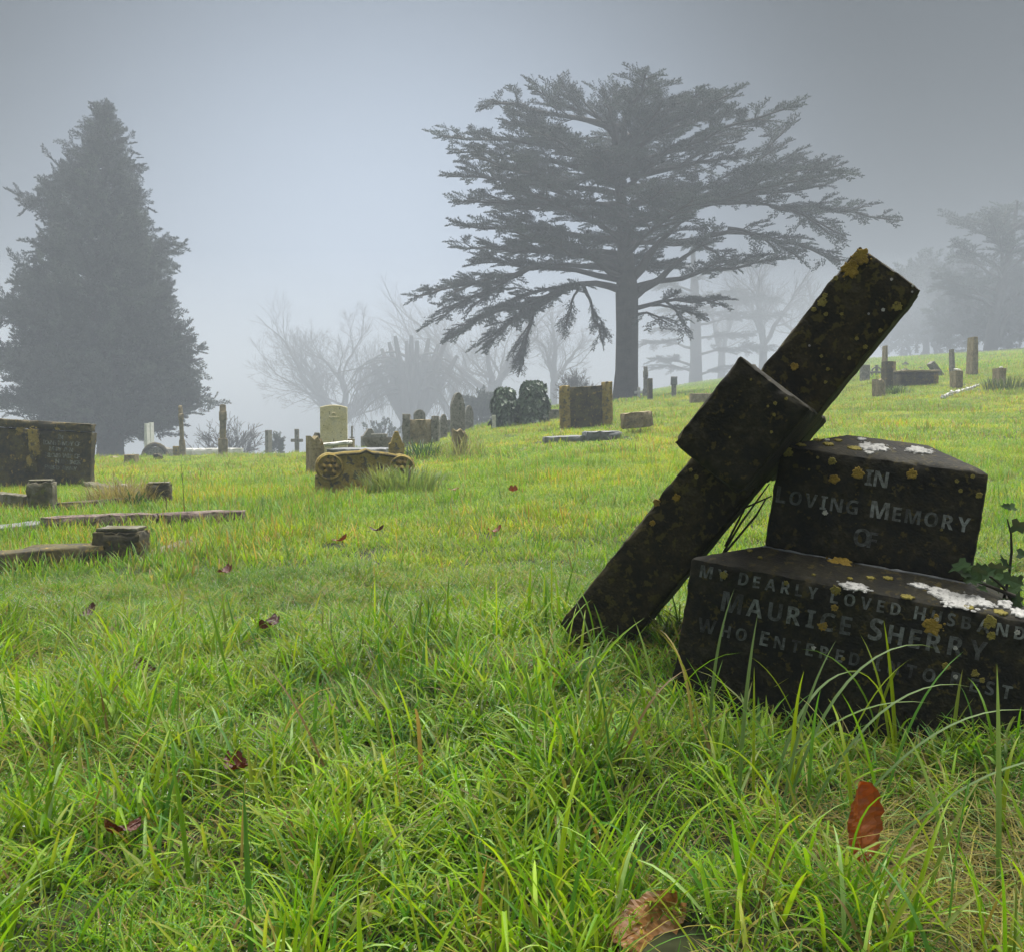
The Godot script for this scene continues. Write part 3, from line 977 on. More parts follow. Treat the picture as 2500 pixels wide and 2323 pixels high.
# ---------------------------------------------------------------- the broken memorial in front
func build_memorial() -> void:
	var rot := Basis(Vector3.UP, -0.42) * Basis(Vector3.RIGHT, -0.07853) * Basis(Vector3.BACK, -0.13144)
	var at := Vector3(0.54532, 0.39677, -1.4758)
	plinth_frame = Transform3D(rot, at)
	var o := thing("memorial_plinth", at, "tilted black two-step stone plinth with cut lettering and white lichen", "gravestone")
	o.basis = rot
	var hm := 0.1624
	var up := part("upper_block", rough_block(Vector3(0.3, hm, 0.3), 0.004, Vector3i(38, 18, 38), 0.0011, 3, 0.0353, 0.06), M.black_stone, o, Transform3D(Basis(), Vector3(0, 0, -0.15)))
	var wl := 0.4808
	var hl := 0.34
	var ytop := -0.1122
	var low := part("lower_block", rough_block(Vector3(wl, hl, wl), 0.004, Vector3i(54, 26, 54), 0.0012, 7, 0.031, 0.15), M.black_stone, o, Transform3D(Basis(), Vector3(0, ytop - hl * 0.5, 0.0904 - wl * 0.5)))
	# mortar line left pale under the upper block
	part("mortar_joint", rough_block(Vector3(0.302, 0.006, 0.302), 0.002, Vector3i(30, 2, 30), 0.0008, 12), M.slab, o, Transform3D(Basis(), Vector3(0, -hm * 0.5 - 0.0005, -0.15)))
	var tone := Color(0.24, 0.255, 0.26)
	var zu := 0.15 + 0.0012
	letters(up, "IN", -0.0160, 0.0165, 0.0390, 0.0235, 0.0235, zu, tone, 0.0)
	letters(up, "LOVING MEMORY", -0.1425, 0.1375, -0.0080, 0.0255, 0.0210, zu, tone, 0.0)
	letters(up, "OF", -0.0190, 0.0150, -0.0540, 0.0265, 0.024, zu, tone * 0.7, 0.0)
	var zl := wl * 0.5 + 0.0012
	var dy := -(ytop - hl * 0.5)
	letters(low, "MY DEARLY LOVED HUSBAND", -0.2230, 0.2230, -0.1378 + dy, 0.0185, 0.0170, zl, tone, 0.0)
	letters(low, "MAURICE SHERRY", -0.1835, 0.1810, -0.1817 + dy, 0.0300, 0.0260, zl, tone * 1.1, 0.015)
	letters(low, "WHO ENTERED INTO REST", -0.2131, 0.2190, -0.2200 + dy, 0.0210, 0.0180, zl, tone * 0.75, 0.0)
	# crusts on the upright faces
	var R := Vector3.RIGHT
	var U := Vector3.UP
	var sd := 300
	for p in [[-0.068, 0.067, 0.0062, 0], [-0.061, 0.041, 0.0075, 1], [-0.0275, 0.055, 0.0085, 1], [0.048, 0.065, 0.0075, 1], [0.142, 0.048, 0.0048, 0], [0.13, 0.074, 0.003, 0], [0.11, 0.064, 0.0028, 0], [0.117, 0.051, 0.003, 0], [-0.138, 0.072, 0.009, 0], [-0.09, 0.07, 0.0022, 0], [-0.1, 0.05, 0.0018, 0], [0.1, -0.01, 0.002, 0]]:
		sd += 1
		lichen(up, M.yellow_lichen if p[3] else M.olive_lichen, Vector3(p[0], p[1], 0.1505), p[2], R, U, sd)
	lichen(low, M.yellow_lichen, Vector3(-0.032, hl * 0.5 + 0.027, wl * 0.5 - 0.0838), 0.0168, R, Vector3(0, 0.6, -0.8), 341, 0.8, 0.003)
	for p in [[0.11, -0.143, 0.0118, 1], [0.112, -0.129, 0.004, 1], [-0.034, -0.174, 0.0066, 1], [-0.024, -0.119, 0.007, 0], [-0.022, -0.144, 0.005, 1], [0.179, -0.123, 0.009, 0], [0.183, -0.14, 0.0058, 0], [0.135, -0.194, 0.0052, 0], [0.171, -0.195, 0.005, 0], [0.181, -0.202, 0.0036, 0], [0.0, -0.214, 0.0028, 0], [-0.187, -0.128, 0.006, 0], [-0.095, -0.122, 0.0035, 0]]:
		sd += 1
		lichen(low, M.yellow_lichen if p[3] else M.olive_lichen, Vector3(p[0], p[1] + dy, wl * 0.5 + 0.0005), p[2], R, U, sd)
	for p in [[0.213, -0.129, 0.0036], [0.142, -0.166, 0.003], [0.113, -0.132, 0.0032], [0.148, -0.205, 0.0034], [-0.042, -0.208, 0.003]]:
		sd += 1
		lichen(low, M.white_lichen, Vector3(p[0], p[1] + dy, wl * 0.5 + 0.0005), p[2], R, U, sd)
	lichen(up, M.white_lichen, Vector3(-0.066, -0.012, 0.1505), 0.004, R, U, 399)
	# crusts on the sloping tops: x, then how far in from the front arris
	var s1 := Vector3(0, 0.0353, -0.09).normalized()
	for p in [[-0.015, 0.046, 0.0225, 0.8], [0.05, 0.059, 0.018, 0.9], [-0.018, 0.018, 0.007, 0.9], [-0.037, 0.074, 0.008, 0.8], [-0.086, 0.05, 0.004, 1.0]]:
		sd += 1
		lichen(up, M.white_lichen, Vector3(p[0], hm * 0.5 + p[1] * 0.392 + 0.0006, 0.15 - p[1]), p[2], R, s1, sd, p[3])
	for p in [[-0.042, 0.029, 0.01], [-0.081, 0.031, 0.008], [-0.1, 0.044, 0.006], [-0.07, 0.055, 0.006], [-0.12, 0.012, 0.007]]:
		sd += 1
		lichen(up, M.olive_lichen, Vector3(p[0], hm * 0.5 + p[1] * 0.392 + 0.0006, 0.15 - p[1]), p[2], R, s1, sd, 0.9)
	var s2 := Vector3(0, 0.031, -0.0904).normalized()
	for p in [[-0.001, 0.006, 0.019, 0.75], [0.113, 0.039, 0.017, 0.9], [0.137, 0.026, 0.024, 1.0], [0.161, 0.034, 0.019, 1.0], [0.128, 0.012, 0.011, 1.0], [0.085, 0.05, 0.014, 0.6], [0.178, 0.03, 0.006, 1.0], [0.196, 0.042, 0.010, 1.4], [0.213, 0.022, 0.011, 1.2]]:
		sd += 1
		lichen(low, M.white_lichen, Vector3(p[0], hl * 0.5 + p[1] * 0.343 + 0.0008, wl * 0.5 - p[1]), p[2], R, s2, sd, p[3])
	for p in [[0.071, 0.005, 0.009], [0.017, 0.046, 0.006], [0.041, 0.056, 0.007], [-0.165, 0.065, 0.004], [-0.145, 0.046, 0.004], [-0.01, 0.03, 0.004], [0.15, 0.008, 0.007], [-0.06, 0.02, 0.003], [0.19, 0.012, 0.009]]:
		sd += 1
		lichen(low, M.olive_lichen, Vector3(p[0], hl * 0.5 + p[1] * 0.343 + 0.0008, wl * 0.5 - p[1]), p[2], R, s2, sd, 0.9)

	# the fallen cross, leaning against the plinth with its arms end-on
	var cr := Basis(Vector3.UP, -0.34696) * Basis(Vector3.RIGHT, -0.01324) * Basis(Vector3.BACK, -0.66087)
	var cp := Vector3(0.43177, 0.52158, -1.6797)
	var c := thing("fallen_cross", cp, "dark lichened stone cross leaning on its side against the lettered plinth", "cross")
	c.basis = cr
	var t := 0.118
	var s := 0.1393
	var top := 0.3233
	var bot := -0.4888
	var shaft := part("shaft", rough_block(Vector3(t, top - bot, s), 0.0045, Vector3i(14, 80, 16), 0.0014, 21), M.cross_stone, c, Transform3D(Basis(), Vector3(0, (top + bot) * 0.5, 0)))
	var arm_len := 0.3408 - s * 0.5
	var near := part("arm", rough_block(Vector3(t + 0.002, 0.154, arm_len), 0.0045, Vector3i(14, 18, 30), 0.0014, 22), M.black_stone, c, Transform3D(Basis(), Vector3(0, 0, s * 0.5 + arm_len * 0.5 - 0.001)))
	part("arm", rough_block(Vector3(t + 0.002, 0.154, arm_len), 0.0045, Vector3i(10, 12, 20), 0.0014, 23), M.black_stone, c, Transform3D(Basis(), Vector3(0, 0, -s * 0.5 - arm_len * 0.5 + 0.001)))
	sd = 500
	var off := (top + bot) * 0.5
	for p in [[-0.044, 0.302, 0.0125, 1], [-0.045, 0.279, 0.0135, 1], [-0.047, 0.214, 0.0075, 0], [0.046, 0.273, 0.0072, 0], [-0.031, 0.203, 0.0034, 0], [-0.018, 0.111, 0.0064, 1], [0.048, 0.197, 0.0038, 0], [0.05, 0.23, 0.0034, 0], [0.03, 0.2, 0.003, 0], [0.025, 0.138, 0.003, 0], [-0.054, 0.255, 0.004, 0], [0.005, 0.148, 0.0028, 0], [-0.012, 0.217, 0.0028, 0], [-0.05, 0.225, 0.004, 0], [-0.055, -0.198, 0.0066, 1], [-0.034, -0.17, 0.0066, 1], [-0.039, -0.229, 0.005, 1], [-0.034, -0.084, 0.004, 0], [-0.03, -0.123, 0.0036, 0], [-0.044, -0.12, 0.003, 0], [0.04, 0.17, 0.003, 0], [0.035, 0.12, 0.0028, 0], [-0.05, 0.198, 0.004, 0]]:
		sd += 1
		lichen(shaft, M.yellow_lichen if p[3] else M.olive_lichen, Vector3(p[0] * 1.028, p[1] * 1.028 - off, s * 0.5 + 0.0004), p[2], R, U, sd)
	for p in [[0.033, 0.257, 0.0028], [0.014, 0.3, 0.0022], [0.02, 0.24, 0.0018], [-0.02, 0.15, 0.0018], [0.045, 0.31, 0.002], [0.05, 0.302, 0.0016], [-0.04, -0.02, 0.002]]:
		sd += 1
		lichen(shaft, M.white_lichen, Vector3(p[0] * 1.028, p[1] * 1.028 - off, s * 0.5 + 0.0004), p[2], R, U, sd)
	for p in [[0.019, 0.054, 0.0026], [0.027, 0.068, 0.0022], [0.028, 0.041, 0.0022], [0.014, 0.045, 0.0018], [-0.027, 0.06, 0.0016], [0.04, 0.02, 0.002], [0.0, -0.02, 0.0015]]:
		sd += 1
		lichen(near, M.olive_lichen, Vector3(p[0], p[1], arm_len * 0.5 + 0.0004), p[2], R, U, sd)

	# dead stems caught between cross and plinth
	var tw := Geo.new()
	var b0 := spot(1400, 1.75, 0.0)
	for e in [[[1405, 1075], [1440, 1015], [1495, 938]], [[1410, 1060], [1448, 985], [1500, 962]], [[1395, 1090], [1470, 1000], [1490, 965]], [[1330, 1235], [1372, 1170], [1400, 1100]]]:
		var pts := []
		for p in e:
			pts.append(Vector3((p[0] * K - 512.0) / FOC * 1.72, level(p[1], 1.72), -1.72) - b0)
		tw.tube(pts, [0.0022, 0.002, 0.0012], 5)
	tag(part("withered_bramble", tw.mesh(), M.twig, self, Transform3D(Basis(), b0)), "thin black dead stems in the gap between fallen cross and plinth", "plant")


# ---------------------------------------------------------------- graves on the left
func build_left_graves() -> void:
	# tablet of the dark inscribed grave
	var depth := 9.0
	var at := spot(178, depth)
	var w := 1.55
	var h := level(824, depth) - at.y
	var o := thing("inscribed_tablet", at, "wide dark weathered tablet with faint cut lettering at the head of a kerbed plot", "headstone")
	o.basis = Basis(Vector3.UP, 0.12) * Basis(Vector3.BACK, -0.06)
	var cap := 0.075
	part("slab", rough_block(Vector3(w, h + 0.12 - cap, 0.14), 0.01, Vector3i(40, 16, 5), 0.004, 31), M.dark_tablet, o, Transform3D(Basis(), Vector3(-w * 0.5, (h - cap - 0.12) * 0.5, 0)))
	part("coping", rough_block(Vector3(w - 0.02, cap, 0.16), 0.008, Vector3i(40, 3, 5), 0.004, 32), M.dark_tablet, o, Transform3D(Basis(), Vector3(-w * 0.5 - 0.004, h - cap * 0.5 + 0.004, 0)))
	part("pilaster", rough_block(Vector3(0.1, h - cap - 0.1, 0.03), 0.006, Vector3i(4, 12, 2), 0.004, 33), M.dark_tablet, o, Transform3D(Basis(), Vector3(-0.51, h * 0.5 + 0.02, 0.078)))
	for t in [[-0.52, 0.5, 0.05, 0.9], [-0.5, 0.42, 0.045, 1.8], [-0.47, 0.33, 0.03, 2.0], [-0.53, 0.22, 0.028, 1.5], [-0.62, 0.53, 0.04, 0.7], [-0.12, 0.555, 0.022, 0.8], [-0.3, 0.56, 0.03, 0.5], [-0.06, 0.25, 0.012, 1.0]]:
		lichen(o, M.mustard, Vector3(t[0], h * t[1] / 0.62, 0.095 if absf(t[0] + 0.51) < 0.05 else 0.073), t[2], Vector3.RIGHT, Vector3.UP, int(900 + t[0] * 100 + t[1] * 777), t[3], 0.004)
	var y := h - 0.15
	for t in [["IN", -0.30, -0.25], ["LOVING MEMORY OF", -0.42, -0.1], ["MARY ANN", -0.37, -0.16], ["BELOVED WIFE OF", -0.40, -0.1], ["HUTCHINGS", -0.31, -0.09], ["PASSED AWAY", -0.40, -0.12]]:
		letters(o, t[0], t[1], t[2], y, 0.042, 0.037, 0.0735, Color(0.42, 0.42, 0.38), 0.0)
		y -= 0.056
	# its plot
	var p1 := spot(80, 5.76)
	var p2 := spot(308, 6.3)
	var p3 := spot(170, 8.8)
	var p4 := spot(-190, 8.3)
	var k := thing("kerbed_plot", p1, "kerb surround with square corner posts in front of the inscribed tablet", "grave kerb")
	var post := part("corner_post", rough_block(Vector3(0.145, 0.3, 0.145), 0.006, Vector3i(8, 14, 8), 0.004, 41), M.kerb, k, Transform3D(Basis(Vector3.UP, 0.25), Vector3(0, 0.04, 0)))
	part("post_cap", rough_block(Vector3(0.125, 0.012, 0.125), 0.003, Vector3i(6, 2, 6), 0.001, 42), M.kerb, post, Transform3D(Basis(), Vector3(0, 0.157, 0)))
	post = part("corner_post", rough_block(Vector3(0.15, 0.24, 0.15), 0.006, Vector3i(8, 10, 8), 0.004, 43), M.dark_tablet, k, Transform3D(Basis(Vector3.UP, 0.25), p2 - p1 + Vector3(0, 0.01, 0)))
	part("post_cap", rough_block(Vector3(0.13, 0.012, 0.13), 0.003, Vector3i(6, 2, 6), 0.001, 44), M.kerb, post, Transform3D(Basis(), Vector3(0, 0.127, 0)))
	bar(Vector3.ZERO, p2 - p1, 0.1, 0.08, M.dark_tablet, "kerb", k, 45)
	bar(Vector3(-0.08, 0.0, -0.02), p4 - p1, 0.09, 0.13, M.kerb, "kerb", k, 46)
	bar(p2 - p1, p3 - p1, 0.1, 0.07, M.kerb, "kerb", k, 47)
	headstone("small_stone", 224, 251, 939, 6.9, "segment", 0.1, M.grey, "small grey stone poking out behind the heap of dead grass", "stone")
	# the granite kerb and near plot
	var r1 := spot(80, 4.75)
	var r2 := spot(475, 4.75)
	var g := thing("granite_kerb", r1, "rough reddish granite kerb lying across the back of the nearest plot", "grave kerb")
	bar(Vector3.ZERO, (r2 - r1) * 0.57, 0.1, 0.085, M.red_granite, "kerbstone", g, 51)
	bar((r2 - r1) * 0.575, r2 - r1, 0.1, 0.08, M.red_granite, "kerbstone", g, 52)
	var s1 := spot(-90, 4.45)
	var s2 := spot(78, 4.8)
	tag(bar(s1, s2, 0.14, 0.06, M.slab, "pale_kerb", self, 53), "pale grey kerb length running off the left end of the granite kerb", "grave kerb")
	var n1 := spot(234, 3.6)
	var d := thing("near_kerb", n1, "dark kerb with a square corner block sunk in long grass, closest on the left", "grave kerb")
	part("corner_block", rough_block(Vector3(0.172, 0.2, 0.13), 0.005, Vector3i(10, 12, 8), 0.003, 54), M.dark_tablet, d, Transform3D(Basis(Vector3.UP, 0.04), Vector3(0, 0.0, 0)))
	part("block_cap", rough_block(Vector3(0.15, 0.014, 0.11), 0.004, Vector3i(10, 2, 8), 0.001, 55), M.kerb, d, Transform3D(Basis(Vector3.UP, 0.04), Vector3(0, 0.106, 0)))
	bar(Vector3(-0.06, -0.005, 0.03), spot(-160, 3.22) - n1, 0.11, 0.085, M.dark_tablet, "kerb", d, 56)
	bar(Vector3(0.08, -0.035, 0), spot(430, 4.66, -0.06) - n1, 0.09, 0.07, M.red_granite, "kerb", d, 57)

	# stones near and over the brow
	headstone("post_stone", 245, 266, 882, 16.0, "flat", 0.2, M.brown, "short brown square post standing alone in the grass left of the pillars", "gravestone")
	headstone("stub_stone", 211, 231, 886, 21.0, "gable", 0.25, M.brown, "low mossy gabled stone at the evergreen's trunk, right of a smaller stub", "gravestone")
	headstone("stub_stone", 190, 202, 884, 22.0, "flat", 0.2, M.grey, "tiny grey stub beside the evergreen's trunk, nearest the inscribed tablet", "gravestone")
	headstone("urn_stone", 300, 314, 880, 19.0, "notched", 0.15, M.dark_tablet, "small black urn-shaped stone below the pale arched monument", "gravestone")
	var arch := thing("arched_monument", spot(308, 30.0, -0.3), "pale low monument with a rounded arch of darker coping", "monument")
	var u := unit(30.0)
	var hh := level(861, 30.0) - arch.position.y
	var lines := []
	for e in outline("segment", 46 * u, hh - 0.1):
		lines.append(e)
	part("body", prism(lines, 0.5, 0.02), M.grey, arch)
	var ag := Geo.new()
	var ap := []
	for e in 11:
		var t := PI * e / 10.0
		ap.append(Vector3(cos(t) * 25 * u, hh - 0.52 + 0.5 * sin(t), 0.28))
	ag.tube(ap, [0.07, 0.07, 0.07, 0.07, 0.07, 0.07, 0.07, 0.07, 0.07, 0.07, 0.07], 6)
	part("coping", ag.mesh(), M.dark_tablet, arch)
	headstone("pale_pillar", 283, 290, 822, 34.0, "shaft", 0.3, M.white, "pale slim pillar before the evergreen, left of a matching taller one", "monument")
	headstone("pale_pillar", 291, 298, 820, 34.6, "shaft", 0.3, M.white, "pale slim pillar before the evergreen, right of its shorter match", "monument")
	headstone("lichened_stone", 338, 353, 866, 24.5, "flat", 0.2, M.mustard, "low orange lichened stone at the foot of the leaning slim shaft", "gravestone")
	side_cross("cross_shaft", 355, 8, 787, 24.0, M.brown, "slim lichened cross seen edge-on with a slight lean, beside the orange stone", 0.03)
	side_cross("cross_shaft", 433, 12, 785, 23.0, M.brown, "mustard cross seen edge-on on a stepped foot at the left brow", -0.01)
	var ws := spot(362, 28.0)
	var we := spot(462, 29.0)
	tag(bar(ws + Vector3(0, 0.12, 0), we + Vector3(0, 0.12, 0), 0.8, level(872, 28.0) - ws.y - 0.08, M.white, "pale_tomb", self, 61), "long low white tomb slab along the brow between the edge-on crosses", "tomb")
	headstone("thin_slab", 519, 525, 835, 30.0, "flat", 0.5, M.grey, "narrow grey slab seen edge-on left of the small round bush", "gravestone")
	headstone("stone_cross", 566, 588, 833, 29.0, "cross", 0.16, M.grey, "plain grey upright stone cross on the left skyline", "cross")


# a cross seen end-on: shaft with both arms pointing at and away from the viewer
func side_cross(called: String, x: float, wpx: float, top: float, depth: float, mat: Material, label: String, lean: float) -> void:
	var at := spot(x, depth)
	var u := unit(depth)
	var h := level(top, depth) - at.y
	var w := wpx * u
	var o := thing(called, at, label, "cross")
	o.basis = Basis(Vector3.UP, atan2(-at.x, -at.z) + 0.04) * Basis(Vector3.BACK, lean)
	part("shaft", rough_block(Vector3(w, h * 0.8 + 0.1, w * 1.3), 0.012, Vector3i(3, 14, 3), 0.006, int(x)), mat, o, Transform3D(Basis(), Vector3(0, h * 0.6 - 0.05, 0)))
	part("crossbar", rough_block(Vector3(w * 1.12, w * 1.5, h * 0.5), 0.012, Vector3i(3, 3, 8), 0.006, int(x) + 1), mat, o, Transform3D(Basis(), Vector3(0, h * 0.78, 0)))
	part("foot", rough_block(Vector3(w * 1.45, h * 0.42, w * 2.0), 0.012, Vector3i(4, 6, 4), 0.008, int(x) + 2), mat, o, Transform3D(Basis(), Vector3(0, h * 0.14, 0)))


# ---------------------------------------------------------------- graves in the middle
func build_middle_graves() -> void:
	# scroll-topped stone
	var depth := 6.55
	var u := unit(depth)
	var at := spot(708, depth)
	for e in 9:
		var cl := spot(612.0 + e * 14.0, depth - 0.14)
		clear_spots.append([cl.x, cl.z, 0.09])
	var w := 190 * u
	var h := level(874, depth) - at.y
	var o := thing("scroll_stone", at, "squat mustard-lichened stone with scrolled ends and a pointed coping", "gravestone")
	o.basis = Basis(Vector3.UP, 0.22) * Basis(Vector3.BACK, -0.025)
	var a := w * 0.5
	var r := 27 * u
	var cy := h - r - 0.02
	var line := [Vector2(-a, -0.12), Vector2(a, -0.12), Vector2(a, h * 0.36), Vector2(a - 0.03, h * 0.42)]
	line += [Vector2(a - r * 0.5, cy - r * 0.6), Vector2(a - r * 0.6, h - 0.035), Vector2(a * 0.45, h - 0.012), Vector2(a * 0.12, h - 0.004), Vector2(0, h + 0.012), Vector2(-a * 0.12, h - 0.004), Vector2(-a * 0.45, h - 0.012), Vector2(-a + r * 0.6, h - 0.035), Vector2(-a + r * 0.5, cy - r * 0.6), Vector2(-a + 0.03, h * 0.42), Vector2(-a, h * 0.36)]
	part("slab", prism(line, 0.13, 0.008), M.mustard, o)
	for s in [-1.0, 1.0]:
		var g := Geo.new()
		var c := Vector2(s * (a - r * 0.98), cy)
		var rim := []
		for k in 24:
			rim.append(c + Vector2(cos(TAU * k / 24), sin(TAU * k / 24)) * r)
		var sc := part("scroll", prism(rim, 0.16, 0.012), M.mustard, o)
		var rose := Geo.new()
		for k in 6:
			var t := TAU * k / 6
			var p := Vector3(c.x + cos(t) * r * 0.42, c.y + sin(t) * r * 0.42, 0.082)
			rose.tube([p, p + Vector3(0, 0, 0.001), p + Vector3(0, 0, 0.003)], [r * 0.28, r * 0.2, r * 0.03], 8)
		rose.tube([Vector3(c.x, c.y, 0.08), Vector3(c.x, c.y, 0.088), Vector3(c.x, c.y, 0.092)], [r * 0.24, r * 0.2, r * 0.03], 8)
		var ring := []
		var rr := []
		for k in 25:
			ring.append(Vector3(c.x + cos(TAU * k / 24) * r * 0.84, c.y + sin(TAU * k / 24) * r * 0.84, 0.082)); rr.append(0.006)
		rose.tube(ring, rr, 5)
		part("rosette", rose.mesh(), M.mustard, sc)
	var mould := []
	var mr := []
	for k in 21:
		var t := lerpf(-1.0, 1.0, k / 20.0)
		mould.append(Vector3(t * (a - r * 1.3), h - 0.02 - 0.02 * t * t + 0.02 * maxf(0.0, 1.0 - absf(t) * 6.0), 0.07)); mr.append(0.009)
	var mg := Geo.new()
	mg.tube(mould, mr, 6)
	part("coping", mg.mesh(), M.dark_tablet, o)

	# posts and slab of the plot behind it
	var names := [[598, 626, 846, "worn dark post with a slanted top at the plot's left corner"], [755, 785, 837, "golden gabled post in the middle of the plot behind the scroll stone"], [878, 907, 832, "mossy broken post in a tuft at the plot's right corner"]]
	for k in 3:
		var t: Array = names[k]
		headstone("plot_post", t[0], t[1], t[2], 9.6 + k * 0.35, "notched" if k != 1 else "gable", 0.2, [M.brown, M.mustard, M.brown][k], t[3], "kerb post", "posts of the plot behind the scroll stone", 0.45 if k == 0 else 0.15)
	var sa := spot(636, 10.3)
	var sb := spot(752, 10.3)
	var ls := level(871, 10.3)
	var flat := part("grey_ledger", rough_block(Vector3(116 * unit(10.3), 0.1, 0.9), 0.01, Vector3i(14, 2, 10), 0.003, 71), M.slab, self, Transform3D(Basis(), Vector3((sa.x + sb.x) * 0.5, maxf(ls, sa.y + 0.06) - 0.05, -10.7)))
	tag(flat, "flat blue-grey ledger slab between the dark post and the golden post", "grave slab")
	clear_spots.append([(sa.x + sb.x) * 0.5, -10.7, 0.5])
	# military headstone
	depth = 13.8
	at = spot(649, depth)
	h = level(786, depth) - at.y
	var cw := 52 * unit(depth)
	var c := thing("military_headstone", at, "upright pale buff military headstone with shallow curved top, badge and cross", "headstone")
	var ol := []
	for p in outline("segment", cw, h + 0.1):
		ol.append(p - Vector2(0, 0.1))
	c.basis = Basis(Vector3.UP, 0.12)
	part("slab", prism(ol, 0.09, 0.008), M.portland, c)
	var bg := Geo.new()
	var rg := []
	var rw := []
	for k in 17:
		rg.append(Vector3(cos(TAU * k / 16) * 0.036, h - 0.17 + sin(TAU * k / 16) * 0.036, 0.046)); rw.append(0.006)
	bg.tube(rg, rw, 5)
	bg.tube([Vector3(-0.075, h - 0.165, 0.046), Vector3(-0.04, h - 0.18, 0.048), Vector3(0, h - 0.172, 0.05), Vector3(0.04, h - 0.18, 0.048), Vector3(0.075, h - 0.165, 0.046)], [0.003, 0.008, 0.01, 0.008, 0.003], 5)
	bg.tube([Vector3(-0.028, h - 0.127, 0.046), Vector3(0, h - 0.112, 0.046), Vector3(0.028, h - 0.127, 0.046)], [0.007, 0.012, 0.007], 5)
	part("badge", bg.mesh(), M.portland, c)
	var xg := Geo.new()
	xg.tube([Vector3(0, 0.05, 0.045), Vector3(0, 0.3, 0.045)], [0.007, 0.007], 4)
	xg.tube([Vector3(-0.06, 0.2, 0.045), Vector3(0.06, 0.2, 0.045)], [0.007, 0.007], 4)
	part("carved_cross", xg.mesh(), M.brown, c)
	headstone("shouldered_stone", 604, 628, 840, 15.5, "gable", 0.2, M.dark_tablet, "dark shouldered stone half hidden behind the military headstone", "gravestone", "", 0.4)
	headstone("stub_marker", 671, 688, 852, 15.0, "flat", 0.15, M.brown, "low brown marker close on the right of the military headstone", "gravestone")
	# flat urn
	var ug := Geo.new()
	var ua := spot(735, 12.5)
	var uh := level(849, 12.5) - ua.y
	ug.tube([Vector3(0, -0.05, 0), Vector3(0, uh * 0.35, 0), Vector3(0, uh * 0.6, 0), Vector3(0, uh * 0.8, 0), Vector3(0, uh * 0.97, 0), Vector3(0, uh, 0), Vector3(0, uh, 0)], [0.1, 0.09, 0.16, 0.2, 0.21, 0.19, 0.01], 16)
	tag(part("flower_urn", ug.mesh(), M.grey, self, Transform3D(Basis(), ua)), "wide shallow grey stone urn in front of the gabled grey stones", "urn")
	var wa := spot(650, 12.0)
	var wm := part("white_stone", rough_block(Vector3(0.42, 0.05, 0.2), 0.015, Vector3i(8, 2, 4), 0.006, 73), M.white, self, Transform3D(Basis(Vector3.BACK, 0.1), Vector3(wa.x, maxf(level(862, 12.0), wa.y + 0.04), wa.z)))
	tag(wm, "small pale slab lying at the foot of the military headstone", "stone")
	# further row
	headstone("gabled_stone", 702, 734, 832, 21.0, "gable", 0.2, M.grey, "grey gabled stone, the left of the misty group behind the urn", "gravestone", "", 0.3)
	headstone("stepped_stone", 722, 752, 842, 19.0, "flat", 0.25, M.grey, "blocky grey stepped stone directly behind the shallow urn", "gravestone")
	headstone("little_cross", 680, 688, 827, 24.0, "cross", 0.12, M.grey, "tiny misty cross just right of the military headstone", "cross")
	var t1 := thing("two_post_tablet", spot(818, 16.0), "weathered brown tablet with square end posts in the middle distance", "headstone")
	u = unit(16.0)
	h = level(812, 16.0) - t1.position.y
	part("panel", rough_block(Vector3(56 * u, h + 0.06, 0.12), 0.01, Vector3i(14, 6, 3), 0.005, 81), M.brown, t1, Transform3D(Basis(), Vector3(0, h * 0.5 - 0.05, 0)))
	for s in [-1, 1]:
		part("post", rough_block(Vector3(15 * u, h + 0.14, 0.2), 0.01, Vector3i(4, 6, 4), 0.005, 82 + s), M.grey, t1, Transform3D(Basis(), Vector3(s * 28.0 * u, h * 0.5 - 0.03 + (0.03 if s < 0 else 0.0), 0)))
	headstone("rounded_stone", 807, 829, 795, 22.0, "round", 0.12, M.grey, "rounded grey stone leaning out behind the brown two-post tablet", "headstone", "", 0.25, 0.06)
	headstone("pointed_stone", 855, 868, 804, 20.0, "gothic", 0.12, M.grey, "small pointed grey stone left of the tall rounded stone", "headstone", "", 0.3)
	headstone("tall_round_stone", 876, 902, 762, 19.0, "gothic", 0.14, M.grey, "tall round-topped grey headstone on the skyline left of the ivy", "headstone", "", 0.35)
	headstone("gothic_stone", 903, 919, 787, 24.0, "gothic", 0.14, M.grey, "pale pointed headstone fading behind the tall round-topped one", "headstone", "", 0.3)
	headstone("tiny_stone", 868, 876, 815, 24.0, "round", 0.12, M.grey, "tiny pale stone between the pointed stone and the tall round one", "headstone")
	ivy_stone(980, 24, 750, 18.5, "round-headed gravestone wholly covered by dark ivy, beside a white post", 201)
	ivy_stone(1036, 29, 737, 18.5, "taller gravestone wholly covered by ivy, next to the two-post headstone", 202)
	headstone("white_post", 956, 963, 806, 18.2, "flat", 0.1, M.white, "short white post against the left side of the ivy-clad stones", "post")
	headstone("low_stone", 1060, 1092, 795, 19.5, "flat", 0.2, M.grey, "low grey stone between the taller ivy-clad stone and the headstone", "gravestone")
	# tablet with mossy end posts near the cedar
	var t2 := thing("mossy_post_tablet", spot(1138, 15.0), "dark tablet between two golden mossy posts in front of the cedar", "headstone")
	u = unit(15.0)
	var gy := t2.position.y
	part("panel", rough_block(Vector3(76 * u, level(750, 15.0) - gy + 0.1, 0.12), 0.01, Vector3i(16, 10, 3), 0.005, 91), M.dark_tablet, t2, Transform3D(Basis(Vector3.BACK, 0.06), Vector3(0, (level(750, 15.0) - gy) * 0.5 - 0.05, 0)))
